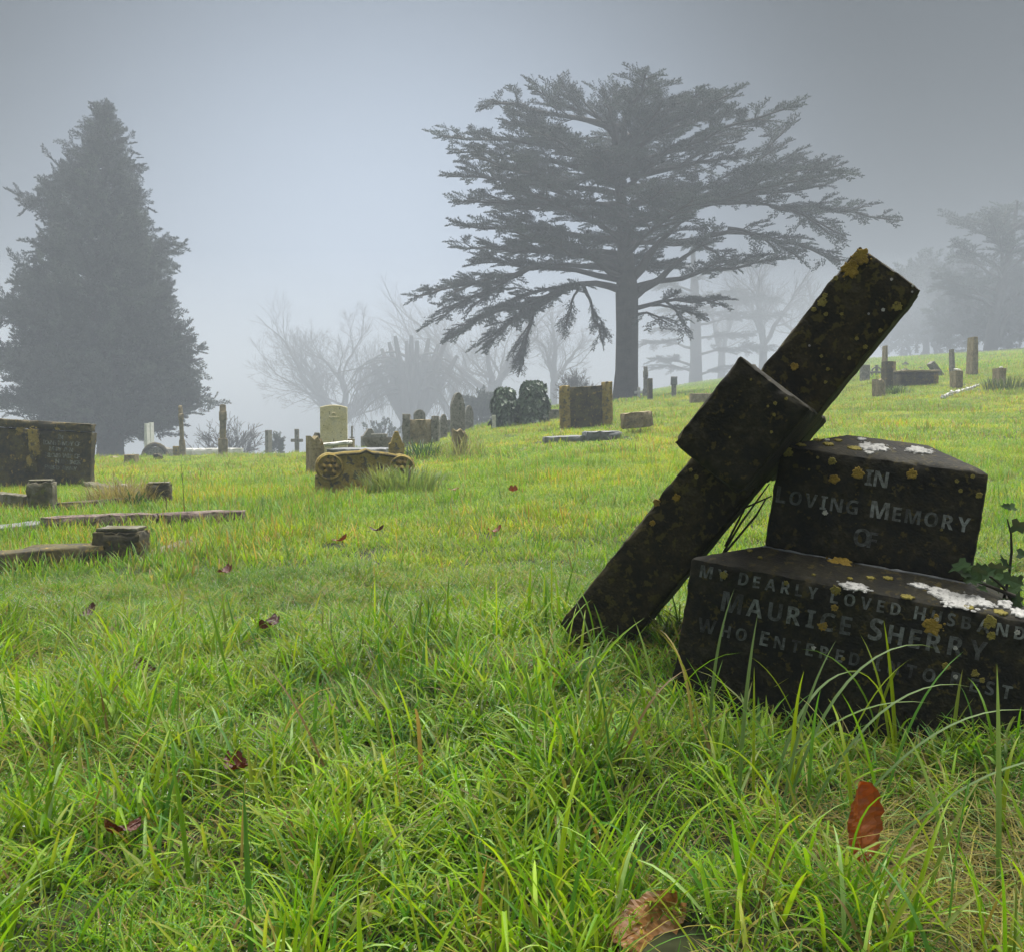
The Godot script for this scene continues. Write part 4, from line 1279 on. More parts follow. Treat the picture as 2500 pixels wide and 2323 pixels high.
	for s in [-1, 1]:
		var hp := level(749 if s < 0 else 741, 15.0) - gy
		part("post", rough_block(Vector3(21 * u, hp + 0.2, 0.2), 0.012, Vector3i(4, 10, 4), 0.006, 92 + s), M.mustard, t2, Transform3D(Basis(Vector3.BACK, 0.02), Vector3(s * 41.0 * u, hp * 0.5 - 0.1, 0)))
	headstone("far_cross", 1172, 1184, 742, 40.0, "cross", 0.2, M.mustard, "small far cross showing over the dark tablet's right post", "cross")
	headstone("far_cross", 1232, 1248, 752, 38.0, "cross", 0.2, M.white, "pale misty cross right of the cedar's trunk, left of the thin shafts", "cross")
	side_cross("thin_shaft", 1253, 8, 712, 34.0, M.grey, "tall pale shaft nearest the cedar's trunk, behind a darker shorter one", 0.0)
	headstone("dark_shaft", 1258, 1266, 735, 27.0, "flat", 0.3, M.dark_tablet, "thin dark upright shaft just right of the cedar trunk", "gravestone", "", 0.0, 0.02)
	var cp := thing("capped_pillar", spot(1308, 30.0), "slim grey-green pillar with a heavier head, right of the thin dark shaft", "monument")
	u = unit(30.0)
	h = level(732, 30.0) - cp.position.y
	part("shaft", rough_block(Vector3(9 * u, h + 0.1, 9 * u), 0.012, Vector3i(3, 8, 3), 0.006, 95), M.grey, cp, Transform3D(Basis(), Vector3(0, h * 0.5 - 0.1, 0)))
	part("head", rough_block(Vector3(12 * u, h * 0.42, 12 * u), 0.015, Vector3i(3, 5, 3), 0.006, 96), M.slab, cp, Transform3D(Basis(), Vector3(0, h * 0.82, 0)))
	headstone("low_tablet", 1340, 1385, 764, 21.0, "flat", 0.25, M.brown, "low brown tablet half hidden behind the fallen cross's near arm", "gravestone")
	var bk := spot(1236, 12.5)
	var bo := part("kerb_block", rough_block(Vector3(58 * unit(12.5), 0.2, 0.25), 0.012, Vector3i(12, 4, 5), 0.006, 97), M.brown, self, Transform3D(Basis(Vector3.UP, 0.1) * Basis(Vector3.BACK, 0.09), Vector3(bk.x, level(800, 12.5) - 0.1, bk.z)))
	tag(bo, "low tilted brown block lying in grass beneath the cedar trunk", "stone")
	# broken flat ledger
	var lp := spot(1130, 11.6)
	var lo := thing("broken_ledger", lp, "flat pale grey ledger slab broken across and half sunk in the slope", "grave slab")
	var sl := atan((ground(lp.x + 0.5, lp.z) - ground(lp.x - 0.5, lp.z)))
	part("piece", rough_block(Vector3(0.48, 0.09, 0.75), 0.015, Vector3i(8, 2, 10), 0.006, 98), M.slab, lo, Transform3D(Basis(Vector3.BACK, sl * 0.9), Vector3(-0.22, ground(lp.x - 0.22, lp.z) - lp.y + 0.03, 0)))
	part("piece", rough_block(Vector3(0.42, 0.11, 0.8), 0.015, Vector3i(8, 2, 10), 0.006, 99), M.slab, lo, Transform3D(Basis(Vector3.BACK, sl * 0.5), Vector3(0.23, ground(lp.x + 0.23, lp.z) - lp.y + 0.055, 0)))
	clear_spots.append([lp.x - 0.22, lp.z, 0.4]); clear_spots.append([lp.x + 0.22, lp.z, 0.4])


func leaf_mesh(kind: String) -> ArrayMesh:
	var g := Geo.new()
	if kind == "ivy":
		var rim := [Vector2(0, 0), Vector2(0.28, -0.12), Vector2(0.42, 0.1), Vector2(0.24, 0.28), Vector2(0.34, 0.6), Vector2(0.14, 0.62), Vector2(0, 1.0), Vector2(-0.14, 0.62), Vector2(-0.34, 0.6), Vector2(-0.24, 0.28), Vector2(-0.42, 0.1), Vector2(-0.28, -0.12)]
		var mid := Vector3(0, 0.36, -0.03)
		for k in rim.size():
			var a: Vector2 = rim[k]
			var b: Vector2 = rim[(k + 1) % rim.size()]
			g.tri(mid, Vector3(a.x, a.y, 0.05 * absf(a.x) * 2.0), Vector3(b.x, b.y, 0.05 * absf(b.x) * 2.0))
	return g.mesh()


func ivy_stone(x: float, half: float, top: float, depth: float, label: String, sd: int) -> void:
	var q := RandomNumberGenerator.new()
	q.seed = sd
	var u := unit(depth)
	var at := spot(x, depth)
	var h := level(top, depth) - at.y
	var a := half * u
	var o := thing("ivy_clad_stone", at, label, "gravestone", "ivy-clad gravestones on the skyline")
	var ol := []
	for p in outline("round", a * 1.5, h * 0.93):
		ol.append(p - Vector2(0, 0.05))
	part("slab", prism(ol, 0.16, 0.012), M.grey, o)
	var where := []
	var tints := []
	for k in 1500:
		var t := q.randf() * TAU
		var y := q.randf()
		var wd := a * (1.0 if y < 0.62 else sqrt(maxf(0.0, 1.0 - pow((y - 0.62) / 0.40, 2.0))))
		wd *= 1.0 + 0.1 * sin(y * 14.0 + sd) + q.randf_range(-0.05, 0.08)
		var n := Vector3(cos(t), 0.15, sin(t) * 1.0).normalized()
		wd *= 0.86
		var p := Vector3(cos(t) * wd, y * h * 0.97, sin(t) * wd * 0.55)
		var up := (Vector3.DOWN + Vector3(q.randf_range(-0.5, 0.5), 0, q.randf_range(-0.5, 0.5)) + n * 0.2).normalized()
		var zz := (n + Vector3(q.randf_range(-0.5, 0.5), q.randf_range(-0.3, 0.6), q.randf_range(-0.5, 0.5))).normalized()
		var xx := up.cross(zz).normalized()
		where.append(Transform3D(Basis(xx, zz.cross(xx), zz).scaled(Vector3.ONE * q.randf_range(0.07, 0.12)), p + n * q.randf_range(-0.03, 0.05)))
		var f := q.randf()
		tints.append(Color(0.03, 0.06, 0.03).lerp(Color(0.2, 0.27, 0.18), f * f))
	tag(scatter("ivy", leaf_mesh("ivy"), where, tints, M.ivy, o), "", "", "", "stuff")


# ---------------------------------------------------------------- graves at the top of the slope, right
func build_right_graves() -> void:
	var zx := func(v: float) -> float: return (v / 3.978 + 2000.0) * 0.7956
	var zy := func(v: float) -> float: return (v / 3.978 + 760.0) * 0.7956
	headstone("brown_stub", zx.call(527), zx.call(610), zy.call(655), reach_row(zx.call(568), 768.0), "notched", 0.22, M.brown, "worn brown stub in the grass in front of the other slope-top graves", "gravestone", "", 0.2, 0.04)
	headstone("misty_slab", zx.call(390), zx.call(470), zy.call(520), 27.0, "flat", 0.15, M.grey, "misty slab just clear of the fallen cross's shaft at the slope top", "headstone", "", 0.2)
	# wheel cross
	var wc := thing("wheel_cross", spot(zx.call(545), 31.0, -0.1), "small grey ringed wheel cross in the mist at the slope top", "cross")
	var u := unit(31.0)
	var cy := level(zy.call(590), 31.0) - wc.position.y
	var rr := 11.5 * u
	var g := Geo.new()
	g.tube([Vector3(0, 0, 0), Vector3(0, cy + rr * 1.2, 0)], [rr * 0.26, rr * 0.24], 6)
	g.tube([Vector3(-rr * 1.15, cy, 0), Vector3(rr * 1.15, cy, 0)], [rr * 0.24, rr * 0.24], 6)
	part("cross", g.mesh(), M.grey, wc)
	var ring := Geo.new()
	var rp := []
	var rw := []
	for k in 21:
		rp.append(Vector3(cos(TAU * k / 20) * rr * 0.85, cy + sin(TAU * k / 20) * rr * 0.85, 0)); rw.append(rr * 0.14)
	ring.tube(rp, rw, 6)
	part("ring", ring.mesh(), M.grey, wc)
	headstone("tall_pillar", zx.call(606), zx.call(636), zy.call(335), 26.0, "shaft", 0.25, M.brown, "tall thin buff pillar rising behind the dark square post", "monument")
	headstone("square_post", zx.call(613), zx.call(680), zy.call(487), 21.0, "flat", 0.3, M.dark_tablet, "dark square post in front of the tall thin buff pillar", "gravestone")
	headstone("small_post", zx.call(688), zx.call(714), zy.call(488), 22.5, "flat", 0.2, M.brown, "slim post at the left end of the long dark table tomb", "post")
	var tt := thing("table_tomb", spot(zx.call(905), 22.0), "long low dark table tomb with a mustard end panel on the slope top", "tomb")
	u = unit(22.0)
	var hh := maxf(level(zy.call(588), 22.0) - tt.position.y, 0.25)
	var wz := 380.0 / 3.978 * 0.7956 * u
	part("chest", rough_block(Vector3(wz * 0.96, hh + 0.1, 0.6), 0.012, Vector3i(20, 5, 8), 0.006, 111), M.dark_tablet, tt, Transform3D(Basis(), Vector3(0, hh * 0.5 - 0.08, 0)))
	part("lid", rough_block(Vector3(wz, 0.06, 0.68), 0.012, Vector3i(20, 2, 8), 0.005, 112), M.brown, tt, Transform3D(Basis(), Vector3(0, hh, 0)))
	part("end_panel", rough_block(Vector3(wz * 0.12, hh * 0.8, 0.05), 0.012, Vector3i(4, 5, 3), 0.005, 113), M.mustard, tt, Transform3D(Basis(), Vector3(wz * 0.41, hh * 0.45, 0.315)))
	var lean := headstone("leaning_slab", zx.call(1095), zx.call(1145), zy.call(440), 25.0, "flat", 0.25, M.grey, "thin grey slab leaning hard to the left behind the table tomb", "headstone", "", 0.0, 0.66)
	lean.position = spot(zx.call(1180), 25.0, -0.05)
	headstone("thin_pole", zx.call(1262), zx.call(1292), zy.call(368), 25.0, "shaft", 0.2, M.grey, "slender grey stone shaft tapering upward behind the white-topped post", "monument", "", 0.0, 0.05)
	headstone("topped_post", zx.call(1282), zx.call(1350), zy.call(578), 20.0, "flat", 0.3, M.brown, "squat brown post carrying white lumps by the pebbled grave", "post")
	for k in 2:
		var p := spot(zx.call(1312 + k * 26), 19.95)
		var m := part("white_lump", rough_block(Vector3(0.09, 0.05, 0.08), 0.02, Vector3i(4, 3, 4), 0.006, 121 + k), M.white, self, Transform3D(Basis(Vector3.UP, k * 0.7), Vector3(p.x, level(zy.call(577.0 + k * 4.0), 20.0) + 0.02, p.z)))
		tag(m, ["small white lump on the squat brown post, nearer its middle", "small white lump on the squat brown post, at its edge"][k], "ornament", "white lumps on the squat brown post")
	headstone("buff_pillar", zx.call(1436), zx.call(1497), zy.call(252), 24.0, "shaft", 0.35, M.brown, "tall buff pillar, the thickest of the slope-top shafts", "monument")
	headstone("mossy_stub", zx.call(1697), zx.call(1765), zy.call(552), 20.0, "flat", 0.3, M.brown, "mossy stub with a white knob beside the dark plant", "gravestone")
	var kp := spot(zx.call(1750), 19.95)
	tag(part("white_pebble_ornament", rough_block(Vector3(0.07, 0.06, 0.07), 0.025, Vector3i(4, 3, 4), 0.005, 131), M.white, self, Transform3D(Basis(), Vector3(kp.x, level(zy.call(548), 20.0), kp.z))), "white knob resting on the mossy stub", "ornament")
	headstone("faint_stone", zx.call(770), zx.call(858), zy.call(555), 36.0, "round", 0.2, M.grey, "faint round-topped stone in the mist behind the table tomb's left half", "headstone")
	headstone("faint_stone", zx.call(920), zx.call(1010), zy.call(543), 38.0, "segment", 0.2, M.grey, "faint broad stone in the mist behind the table tomb's right half", "headstone")
	headstone("faint_cross", zx.call(795), zx.call(850), zy.call(490), 46.0, "cross", 0.2, M.grey, "faintest cross far behind the table tomb", "cross")
	# white pebbles edging a grave
	var q := RandomNumberGenerator.new()
	q.seed = 8
	var pm := rough_block(Vector3(0.13, 0.09, 0.11), 0.03, Vector3i(3, 3, 3), 0.012, 141)
	for k in 13:
		var f := k / 12.0
		var p := spot(zx.call(lerpf(1195, 1520, f)), lerpf(17.2, 19.8, f), 0.035)
		var o := part("white_pebble", pm, M.white, self, Transform3D(Basis(Vector3.UP, q.randf() * TAU).scaled(Vector3.ONE * q.randf_range(0.6, 1.15)), p))
		tag(o, "white pebble in the row edging the grave below the squat post", "stone", "white pebbles edging a grave")


# ---------------------------------------------------------------- small plants
func tussock(called: String, at: Vector3, r: float, n: int, lo: float, hi: float, c0: Color, c1: Color, wd: float, label: String, sd: int, flop := 1.0, cat := "grass tussock") -> void:
	var q := RandomNumberGenerator.new()
	q.seed = sd
	var g := Geo.new()
	for k in n:
		var t := q.randf() * TAU
		var rr := r * sqrt(q.randf())
		var b := Vector3(cos(t) * rr, 0, sin(t) * rr)
		b.y = ground(at.x + b.x, at.z + b.z) - at.y + maxf(0.0, 1.0 - rr / r) * 0.05
		var c := c0.lerp(c1, q.randf())
		g.blade(b, t + q.randf_range(-0.7, 0.7), q.randf_range(lo, hi), wd * q.randf_range(0.7, 1.3), q.randf_range(0.1, 0.7), q.randf_range(0.5, 1.7) * flop, c, c * q.randf_range(0.9, 1.4), 5)
	tag(part(called, g.mesh(), M.grass, self, Transform3D(Basis(), at)), label, cat)


func build_plants() -> void:
	tussock("grass_tussock", spot(788, 6.28), 0.25, 420, 0.07, 0.19, Color(0.1, 0.17, 0.05), Color(0.2, 0.24, 0.09), 0.006, "shaggy grass tussock against the front of the scroll stone", 1)
	tussock("grass_tussock", spot(738, 6.3), 0.1, 120, 0.08, 0.2, Color(0.13, 0.19, 0.06), Color(0.24, 0.26, 0.1), 0.006, "pale upright tuft at the left of the shaggy tussock", 2, 0.7)
	tussock("strap_plant", spot(815, 10.6), 0.28, 160, 0.1, 0.24, Color(0.025, 0.06, 0.025), Color(0.05, 0.1, 0.04), 0.012, "dark green strappy plant on the plot behind the scroll stone", 3, 1.0, "plant")
	tussock("grass_tussock", spot(895, 9.9), 0.25, 130, 0.14, 0.3, Color(0.15, 0.2, 0.07), Color(0.3, 0.28, 0.12), 0.006, "tall pale tuft round the mossy broken post", 4)
	tussock("dead_grass", spot(240, 6.3), 0.26, 800, 0.08, 0.22, Color(0.13, 0.11, 0.05), Color(0.3, 0.25, 0.13), 0.004, "heap of brown dead grass on the front kerb of the plot", 5, 1.3, "dead grass")
	tussock("weed", spot(262, 6.15), 0.07, 40, 0.06, 0.13, Color(0.02, 0.06, 0.02), Color(0.04, 0.1, 0.03), 0.012, "small dark green weed at the foot of the dead grass heap", 6, 1.0, "plant")
	tussock("dark_shrub", spot(1950, 18.5), 0.4, 260, 0.14, 0.36, Color(0.04, 0.07, 0.02), Color(0.09, 0.11, 0.04), 0.014, "dark clump of leaves beside the mossy stub at the slope top", 7, 0.8, "plant")
	tussock("dark_shrub", spot(1738, 19.5), 0.3, 160, 0.1, 0.22, Color(0.04, 0.08, 0.02), Color(0.1, 0.14, 0.04), 0.014, "green clump in front of the dark square post", 8, 0.8, "plant")
	# thin bare stalks
	for t in [[357, 5.0, 0.3, "tall thin dead stalk standing right of the kerbed plot"], [322, 5.6, 0.24, "shorter thin stalk nearer the plot's right post"]]:
		var g := Geo.new()
		g.tube([Vector3.ZERO, Vector3(-0.004, t[2] * 0.4, 0), Vector3(-0.01, t[2] * 0.8, 0), Vector3(-0.016, t[2], 0)], [0.002, 0.0017, 0.0013, 0.0008], 5)
		tag(part("dead_stalk", g.mesh(), M.twig, self, Transform3D(Basis(), spot(t[0], t[1], -0.01))), t[3], "plant")
	# ivy creeping over the plinth's right side
	var q := RandomNumberGenerator.new()
	q.seed = 15
	var base := plinth_frame * Vector3(0.19, -0.12, -0.02)
	var o := thing("ivy_plant", base, "glossy dark ivy trailing over the right side of the plinth", "ivy")
	var sg := Geo.new()
	var lm := leaf_mesh("ivy")
	var spots := []
	for s in [[Vector3(0.19, -0.2, -0.1), Vector3(0.215, -0.03, -0.06), Vector3(0.185, 0.02, -0.03)], [Vector3(0.24, -0.2, -0.06), Vector3(0.22, -0.065, 0.0), Vector3(0.155, -0.06, 0.03)], [Vector3(0.25, -0.2, -0.05), Vector3(0.25, -0.08, 0.0), Vector3(0.3, -0.07, 0.02)], [Vector3(0.26, -0.2, -0.1), Vector3(0.23, -0.04, -0.04), Vector3(0.24, -0.055, 0.0)], [Vector3(0.22, -0.09, -0.01), Vector3(0.16, -0.075, 0.028), Vector3(0.14, -0.07, 0.045)]]:
		var pts := []
		for k in 7:
			var t := k / 6.0
			var p: Vector3 = s[0].lerp(s[1], t).lerp(s[1].lerp(s[2], t), t)
			pts.append(plinth_frame * p - base)
			if k > 1:
				for e in 2:
					spots.append(pts[k] + Vector3(q.randf_range(-0.02, 0.02), q.randf_range(-0.008, 0.02), q.randf_range(-0.015, 0.02)))
		sg.tube(pts, [0.003, 0.003, 0.0026, 0.0022, 0.002, 0.0016, 0.001], 5)
	part("stems", sg.mesh(), M.twig, o)
	for p in spots:
		var zz := Vector3(q.randf_range(-0.7, 0.4), q.randf_range(0.1, 1.0), q.randf_range(0.4, 1.0)).normalized()
		var xx := Vector3(q.randf_range(-1, 1), q.randf_range(-0.7, 0.7), q.randf_range(-0.4, 0.4)).cross(zz).normalized()
		var leaf := part("leaf", lm, null, o, Transform3D(Basis(xx, zz.cross(xx), zz).scaled(Vector3.ONE * q.randf_range(0.016, 0.03)), p))
		var tone := q.randf()
		var key := "ivy%d" % int(tone * 4)
		if not M.has(key):
			M[key] = leafy(Color(0.008, 0.022, 0.008).lerp(Color(0.025, 0.055, 0.016), tone), 0.45, Color(0.3, 0.3, 0.2))
			M[key].vertex_color_use_as_albedo = false
			M[key].metallic_specular = 0.15
			M[key].roughness = 0.6
		leaf.material_override = M[key]


# ---------------------------------------------------------------- fallen leaves
func dry_leaf(length: float, width: float, curl: float, fold: float, sd: int, tone: Color) -> ArrayMesh:
	var q := RandomNumberGenerator.new()
	q.seed = sd
	var g := Geo.new()
	var nx := 8
	var ny := 22
	var at := func(i: int, j: int) -> Vector3:
		var t := float(j) / ny
		var s := float(i) / nx * 2.0 - 1.0
		var w := width * 0.5 * pow(sin(PI * clampf(t * 0.93 + 0.035, 0.0, 1.0)), 0.55) * (1.0 + 0.07 * sin(j * 1.3 + i) + 0.04 * sin(j * 2.9))
		var lift := fold * absf(s) * w + curl * length * (t - 0.5) * (t - 0.5) * 2.0 + 0.0008 * sin(t * 40.0 - absf(s) * 6.0) + 0.0035 * sin(s * 3.0 + t * 5.0)
		return Vector3(s * w, (t - 0.5) * length, lift)
	for i in nx:
		for j in ny:
			var vein := 0.92 if (j % 2 == 0) else 1.05
			g.col = tone * vein * q.randf_range(0.88, 1.1) * (0.75 if absf(i - 3.5) > 3.0 else 1.0)
			if i == 3 or i == 4: g.col = g.col * 1.1
			g.quad(at.call(i, j), at.call(i + 1, j), at.call(i + 1, j + 1), at.call(i, j + 1))
	g.col = tone * 0.6
	g.tube([Vector3(0, -length * 0.5, 0.001), Vector3(0.002, -length * 0.62, 0.002), Vector3(0.005, -length * 0.72, 0.004)], [0.001, 0.0009, 0.0007], 4)
	g.col = tone * 1.2
	g.tube([at.call(4, 0) + Vector3(0, 0, 0.0006), at.call(4, 5) + Vector3(0, 0, 0.0006), at.call(4, 10) + Vector3(0, 0, 0.0004), at.call(4, 14)], [0.0009, 0.0008, 0.0006, 0.0003], 4)
	return g.mesh()


func build_leaves() -> void:
	var p := spot(1680, 1.02)
	var up := part("beech_leaf", dry_leaf(0.082, 0.045, 0.12, 0.55, 1, Color(0.34, 0.1, 0.018)), M.dead_leaf, self)
	up.transform = Transform3D(Basis(Vector3.UP, 0.35) * Basis(Vector3.RIGHT, -0.18) * Basis(Vector3.BACK, -0.12), Vector3(p.x, level(1592, 1.02), p.z))
	tag(up, "orange-brown beech leaf standing on edge in the foreground grass", "leaf")
	p = spot(1262, 0.92)
	var dn := part("beech_leaf", dry_leaf(0.085, 0.05, 0.2, 0.25, 2, Color(0.32, 0.15, 0.045)), M.dead_leaf, self)
	dn.transform = Transform3D(Basis(Vector3.UP, 0.3) * Basis(Vector3.RIGHT, -0.95) * Basis(Vector3.BACK, -1.2), Vector3(p.x, level(1796, 0.92), p.z))
	for e in [[0.128, 0.9], [0.118, 0.87], [0.112, 0.82], [0.105, 0.77], [0.1, 0.72], [0.366, 0.99], [0.36, 0.96]]:
		clear_spots.append([e[0], -e[1], 0.028])
	clear_spots.append([0.08, -1.66, 0.08])
	tag(dn, "curled brown leaf sunk in the grass at the very bottom edge", "leaf")
	var says := ["dark brown curled leaf lying on the mown grass, the largest of the mid-lawn leaves", "dark leaf in the left lawn, nearer than the leaf by the kerbs", "reddish brown leaf farthest left on the lawn", "small rusty leaf below the shaggy tussock", "upright dark curled leaf right of the small rusty one", "orange leaf lying right of the tussock, midway to the cross", "bright orange leaf just right of the shaggy tussock", "brown leaf half buried in the long foreground grass", "dull red leaf in the grass below the near kerb's corner block", "dark red leaf at the lower left among long blades", "reddish leaf on the slope beyond the scroll stone"]
	var list := [[515, 1221, 0.07], [273, 1306, 0.06], [165, 1191, 0.055], [660, 1048, 0.06], [731, 1028, 0.06], [962, 1031, 0.06], [880, 950, 0.07], [450, 1488, 0.05], [434, 1110, 0.06], [222, 1618, 0.045], [997, 952, 0.09]]
	var q := RandomNumberGenerator.new()
	q.seed = 33
	for k in list.size():
		var t: Array = list[k]
		var row: float = t[1] * K
		var depth := 1.0
		for e in 400:           # walk out until the ground meets that row
			var s := spot(t[0], depth, 0.03)
			if s.y >= level(t[1], depth): break
			depth += 0.03
		var s := spot(t[0], depth, 0.024)
		var tone := Color(0.06, 0.018, 0.012) if k < 3 or k == 4 else Color(0.22, 0.06, 0.02) if k in [3, 5, 6, 10] else Color(0.1, 0.025, 0.012)
		var l := part("fallen_leaf", dry_leaf(t[2], t[2] * 0.6, q.randf_range(0.3, 0.7), q.randf_range(0.3, 0.7), 60 + k, tone), M.dead_leaf, self)
		l.transform = Transform3D(Basis(Vector3.UP, q.randf() * TAU) * Basis(Vector3.RIGHT, q.randf_range(-1.6, -1.15)), s)
		clear_spots.append([s.x, s.z, 0.03])
		clear_spots.append([s.x * 0.985, s.z * 0.985, 0.03])
		tag(l, says[k], "leaf", "fallen leaves on the lawn")


# ---------------------------------------------------------------- grass
const GREENS := [Color(0.125, 0.26, 0.012), Color(0.18, 0.31, 0.014), Color(0.24, 0.335, 0.016), Color(0.08, 0.2, 0.03), Color(0.2, 0.32, 0.02)]
const STRAWS := [Color(0.3, 0.24, 0.1), Color(0.2, 0.14, 0.06), Color(0.38, 0.31, 0.09)]


func tuft(sd: int, n: int, r: float, lo: float, hi: float, wd: float, dry: float, flat: float, segs: int, dew: int) -> ArrayMesh:
	var q := RandomNumberGenerator.new()
	q.seed = sd
	var g := Geo.new()
	var drops := Geo.new()
	for k in n:
		var t := q.randf() * TAU
		var rr := r * sqrt(q.randf())
		var c: Color = GREENS[q.randi() % 5] if q.randf() > dry else STRAWS[q.randi() % 3]
		if segs > 3 and q.randf() < 0.06: c = Color(0.32, 0.44, 0.2)
		var tip := c.lerp(STRAWS[q.randi() % 3], 0.7) if q.randf() < 0.14 else c * 1.1
		var length := lerpf(lo, hi, pow(q.randf(), 1.6))
		var first := g.v.size()
		g.blade(Vector3(cos(t) * rr, -0.008, sin(t) * rr), q.randf() * TAU, length, wd * q.randf_range(0.55, 1.35), q.randf_range(0.05, 0.6) + flat, q.randf_range(0.2, 1.3), c * 0.95, tip, segs, q.randf_range(0.5, 1.2) if q.randf() < 0.08 else 0.0, 0.55 if segs > 3 else 0.0)
		if dew > 0 and q.randf() < 0.35:
			for e in dew:
				var a := g.v[first + 3 * q.randi_range(1, segs - 1)]
				var b := g.v[g.v.size() - 1]
				drops.ball(a.lerp(b, q.randf()) + Vector3(0, 0.0006, 0), q.randf_range(0.0008, 0.0017))
	var m := g.mesh()
	m.surface_set_material(0, M.grass)
	if dew > 0:
		drops.mesh(m)
		m.surface_set_material(1, M.dew)
	return m


func tint_at(x: float, z: float, q: RandomNumberGenerator) -> Color:
	var a := patch_noise.get_noise_2d(x * 1.3, z * 1.3)
	var b := patch_noise.get_noise_2d(x * 4.0 + 50.0, z * 4.0)
	var c := Color(1, 1, 1).lerp(Color(1.5, 1.16, 0.7), clampf(a * 1.3 + 0.35 * smoothstep(2.0, 6.0, -z), 0.0, 1.0))
	c = c.lerp(Color(0.6, 0.72, 0.8), clampf(b * 1.4 - 0.1, 0.0, 0.8))
	c *= Color(1.0, 1.12, 0.8).lerp(Color(1, 1, 1), smoothstep(0.9, 3.2, -z))
	c *= Color(1, 1, 1).lerp(Color(1.12, 1.13, 0.85), smoothstep(2.5, 7.0, -z))
	return c * q.randf_range(0.72, 1.28)


func blocked(x: float, z: float) -> bool:
	var l := plinth_frame.affine_inverse() * Vector3(x, plinth_frame.origin.y - 0.2, z)
	if absf(l.x) < 0.225 and l.z < 0.075 and l.z > -0.375:
		return true
	for c in clear_spots:
		if Vector2(x - c[0], z - c[1]).length() < c[2]:
			return true
	return false


func sow(called: String, kinds: Array, pick: Callable, d0: float, d1: float, per: float, s0: float, s1: float, label: String, sd: int, side := 0.62) -> void:
	var q := RandomNumberGenerator.new()
	q.seed = sd
	var lists := []
	var tints := []
	for k in kinds:
		lists.append([]); tints.append([])
	var area := side * (d1 * d1 - d0 * d0) + 1.0 * (d1 - d0)
	for k in int(area * per):
		var d := sqrt(lerpf(d0 * d0, d1 * d1, q.randf()))
		var x := q.randf_range(-1, 1) * (side * d + 0.4)
		if blocked(x, -d): continue
		var e: int = pick.call(x, -d, q)
		if e < 0: continue
		var s := q.randf_range(s0, s1)
		var slope := Vector3(ground(x - 0.1, -d) - ground(x + 0.1, -d), 0.2, ground(x, -d - 0.1) - ground(x, -d + 0.1)).normalized() if d < 30.0 else Vector3.UP
		var bx := Basis(Vector3.UP, q.randf() * TAU)
		bx = Basis(Quaternion(Vector3.UP, slope)) * bx
		lists[e].append(Transform3D(bx.scaled(Vector3(s, s * q.randf_range(0.8, 1.2), s)), Vector3(x, ground(x, -d), -d)))
		tints[e].append(tint_at(x, -d, q))
	var o := Node3D.new()
	o.name = numbered(called)
	add_child(o, true)
	tag(o, label, "grass", "", "stuff")
	for e in kinds.size():
		if lists[e].size():
			tag(scatter("blades", kinds[e], lists[e], tints[e], null, o), "", "", "", "stuff")


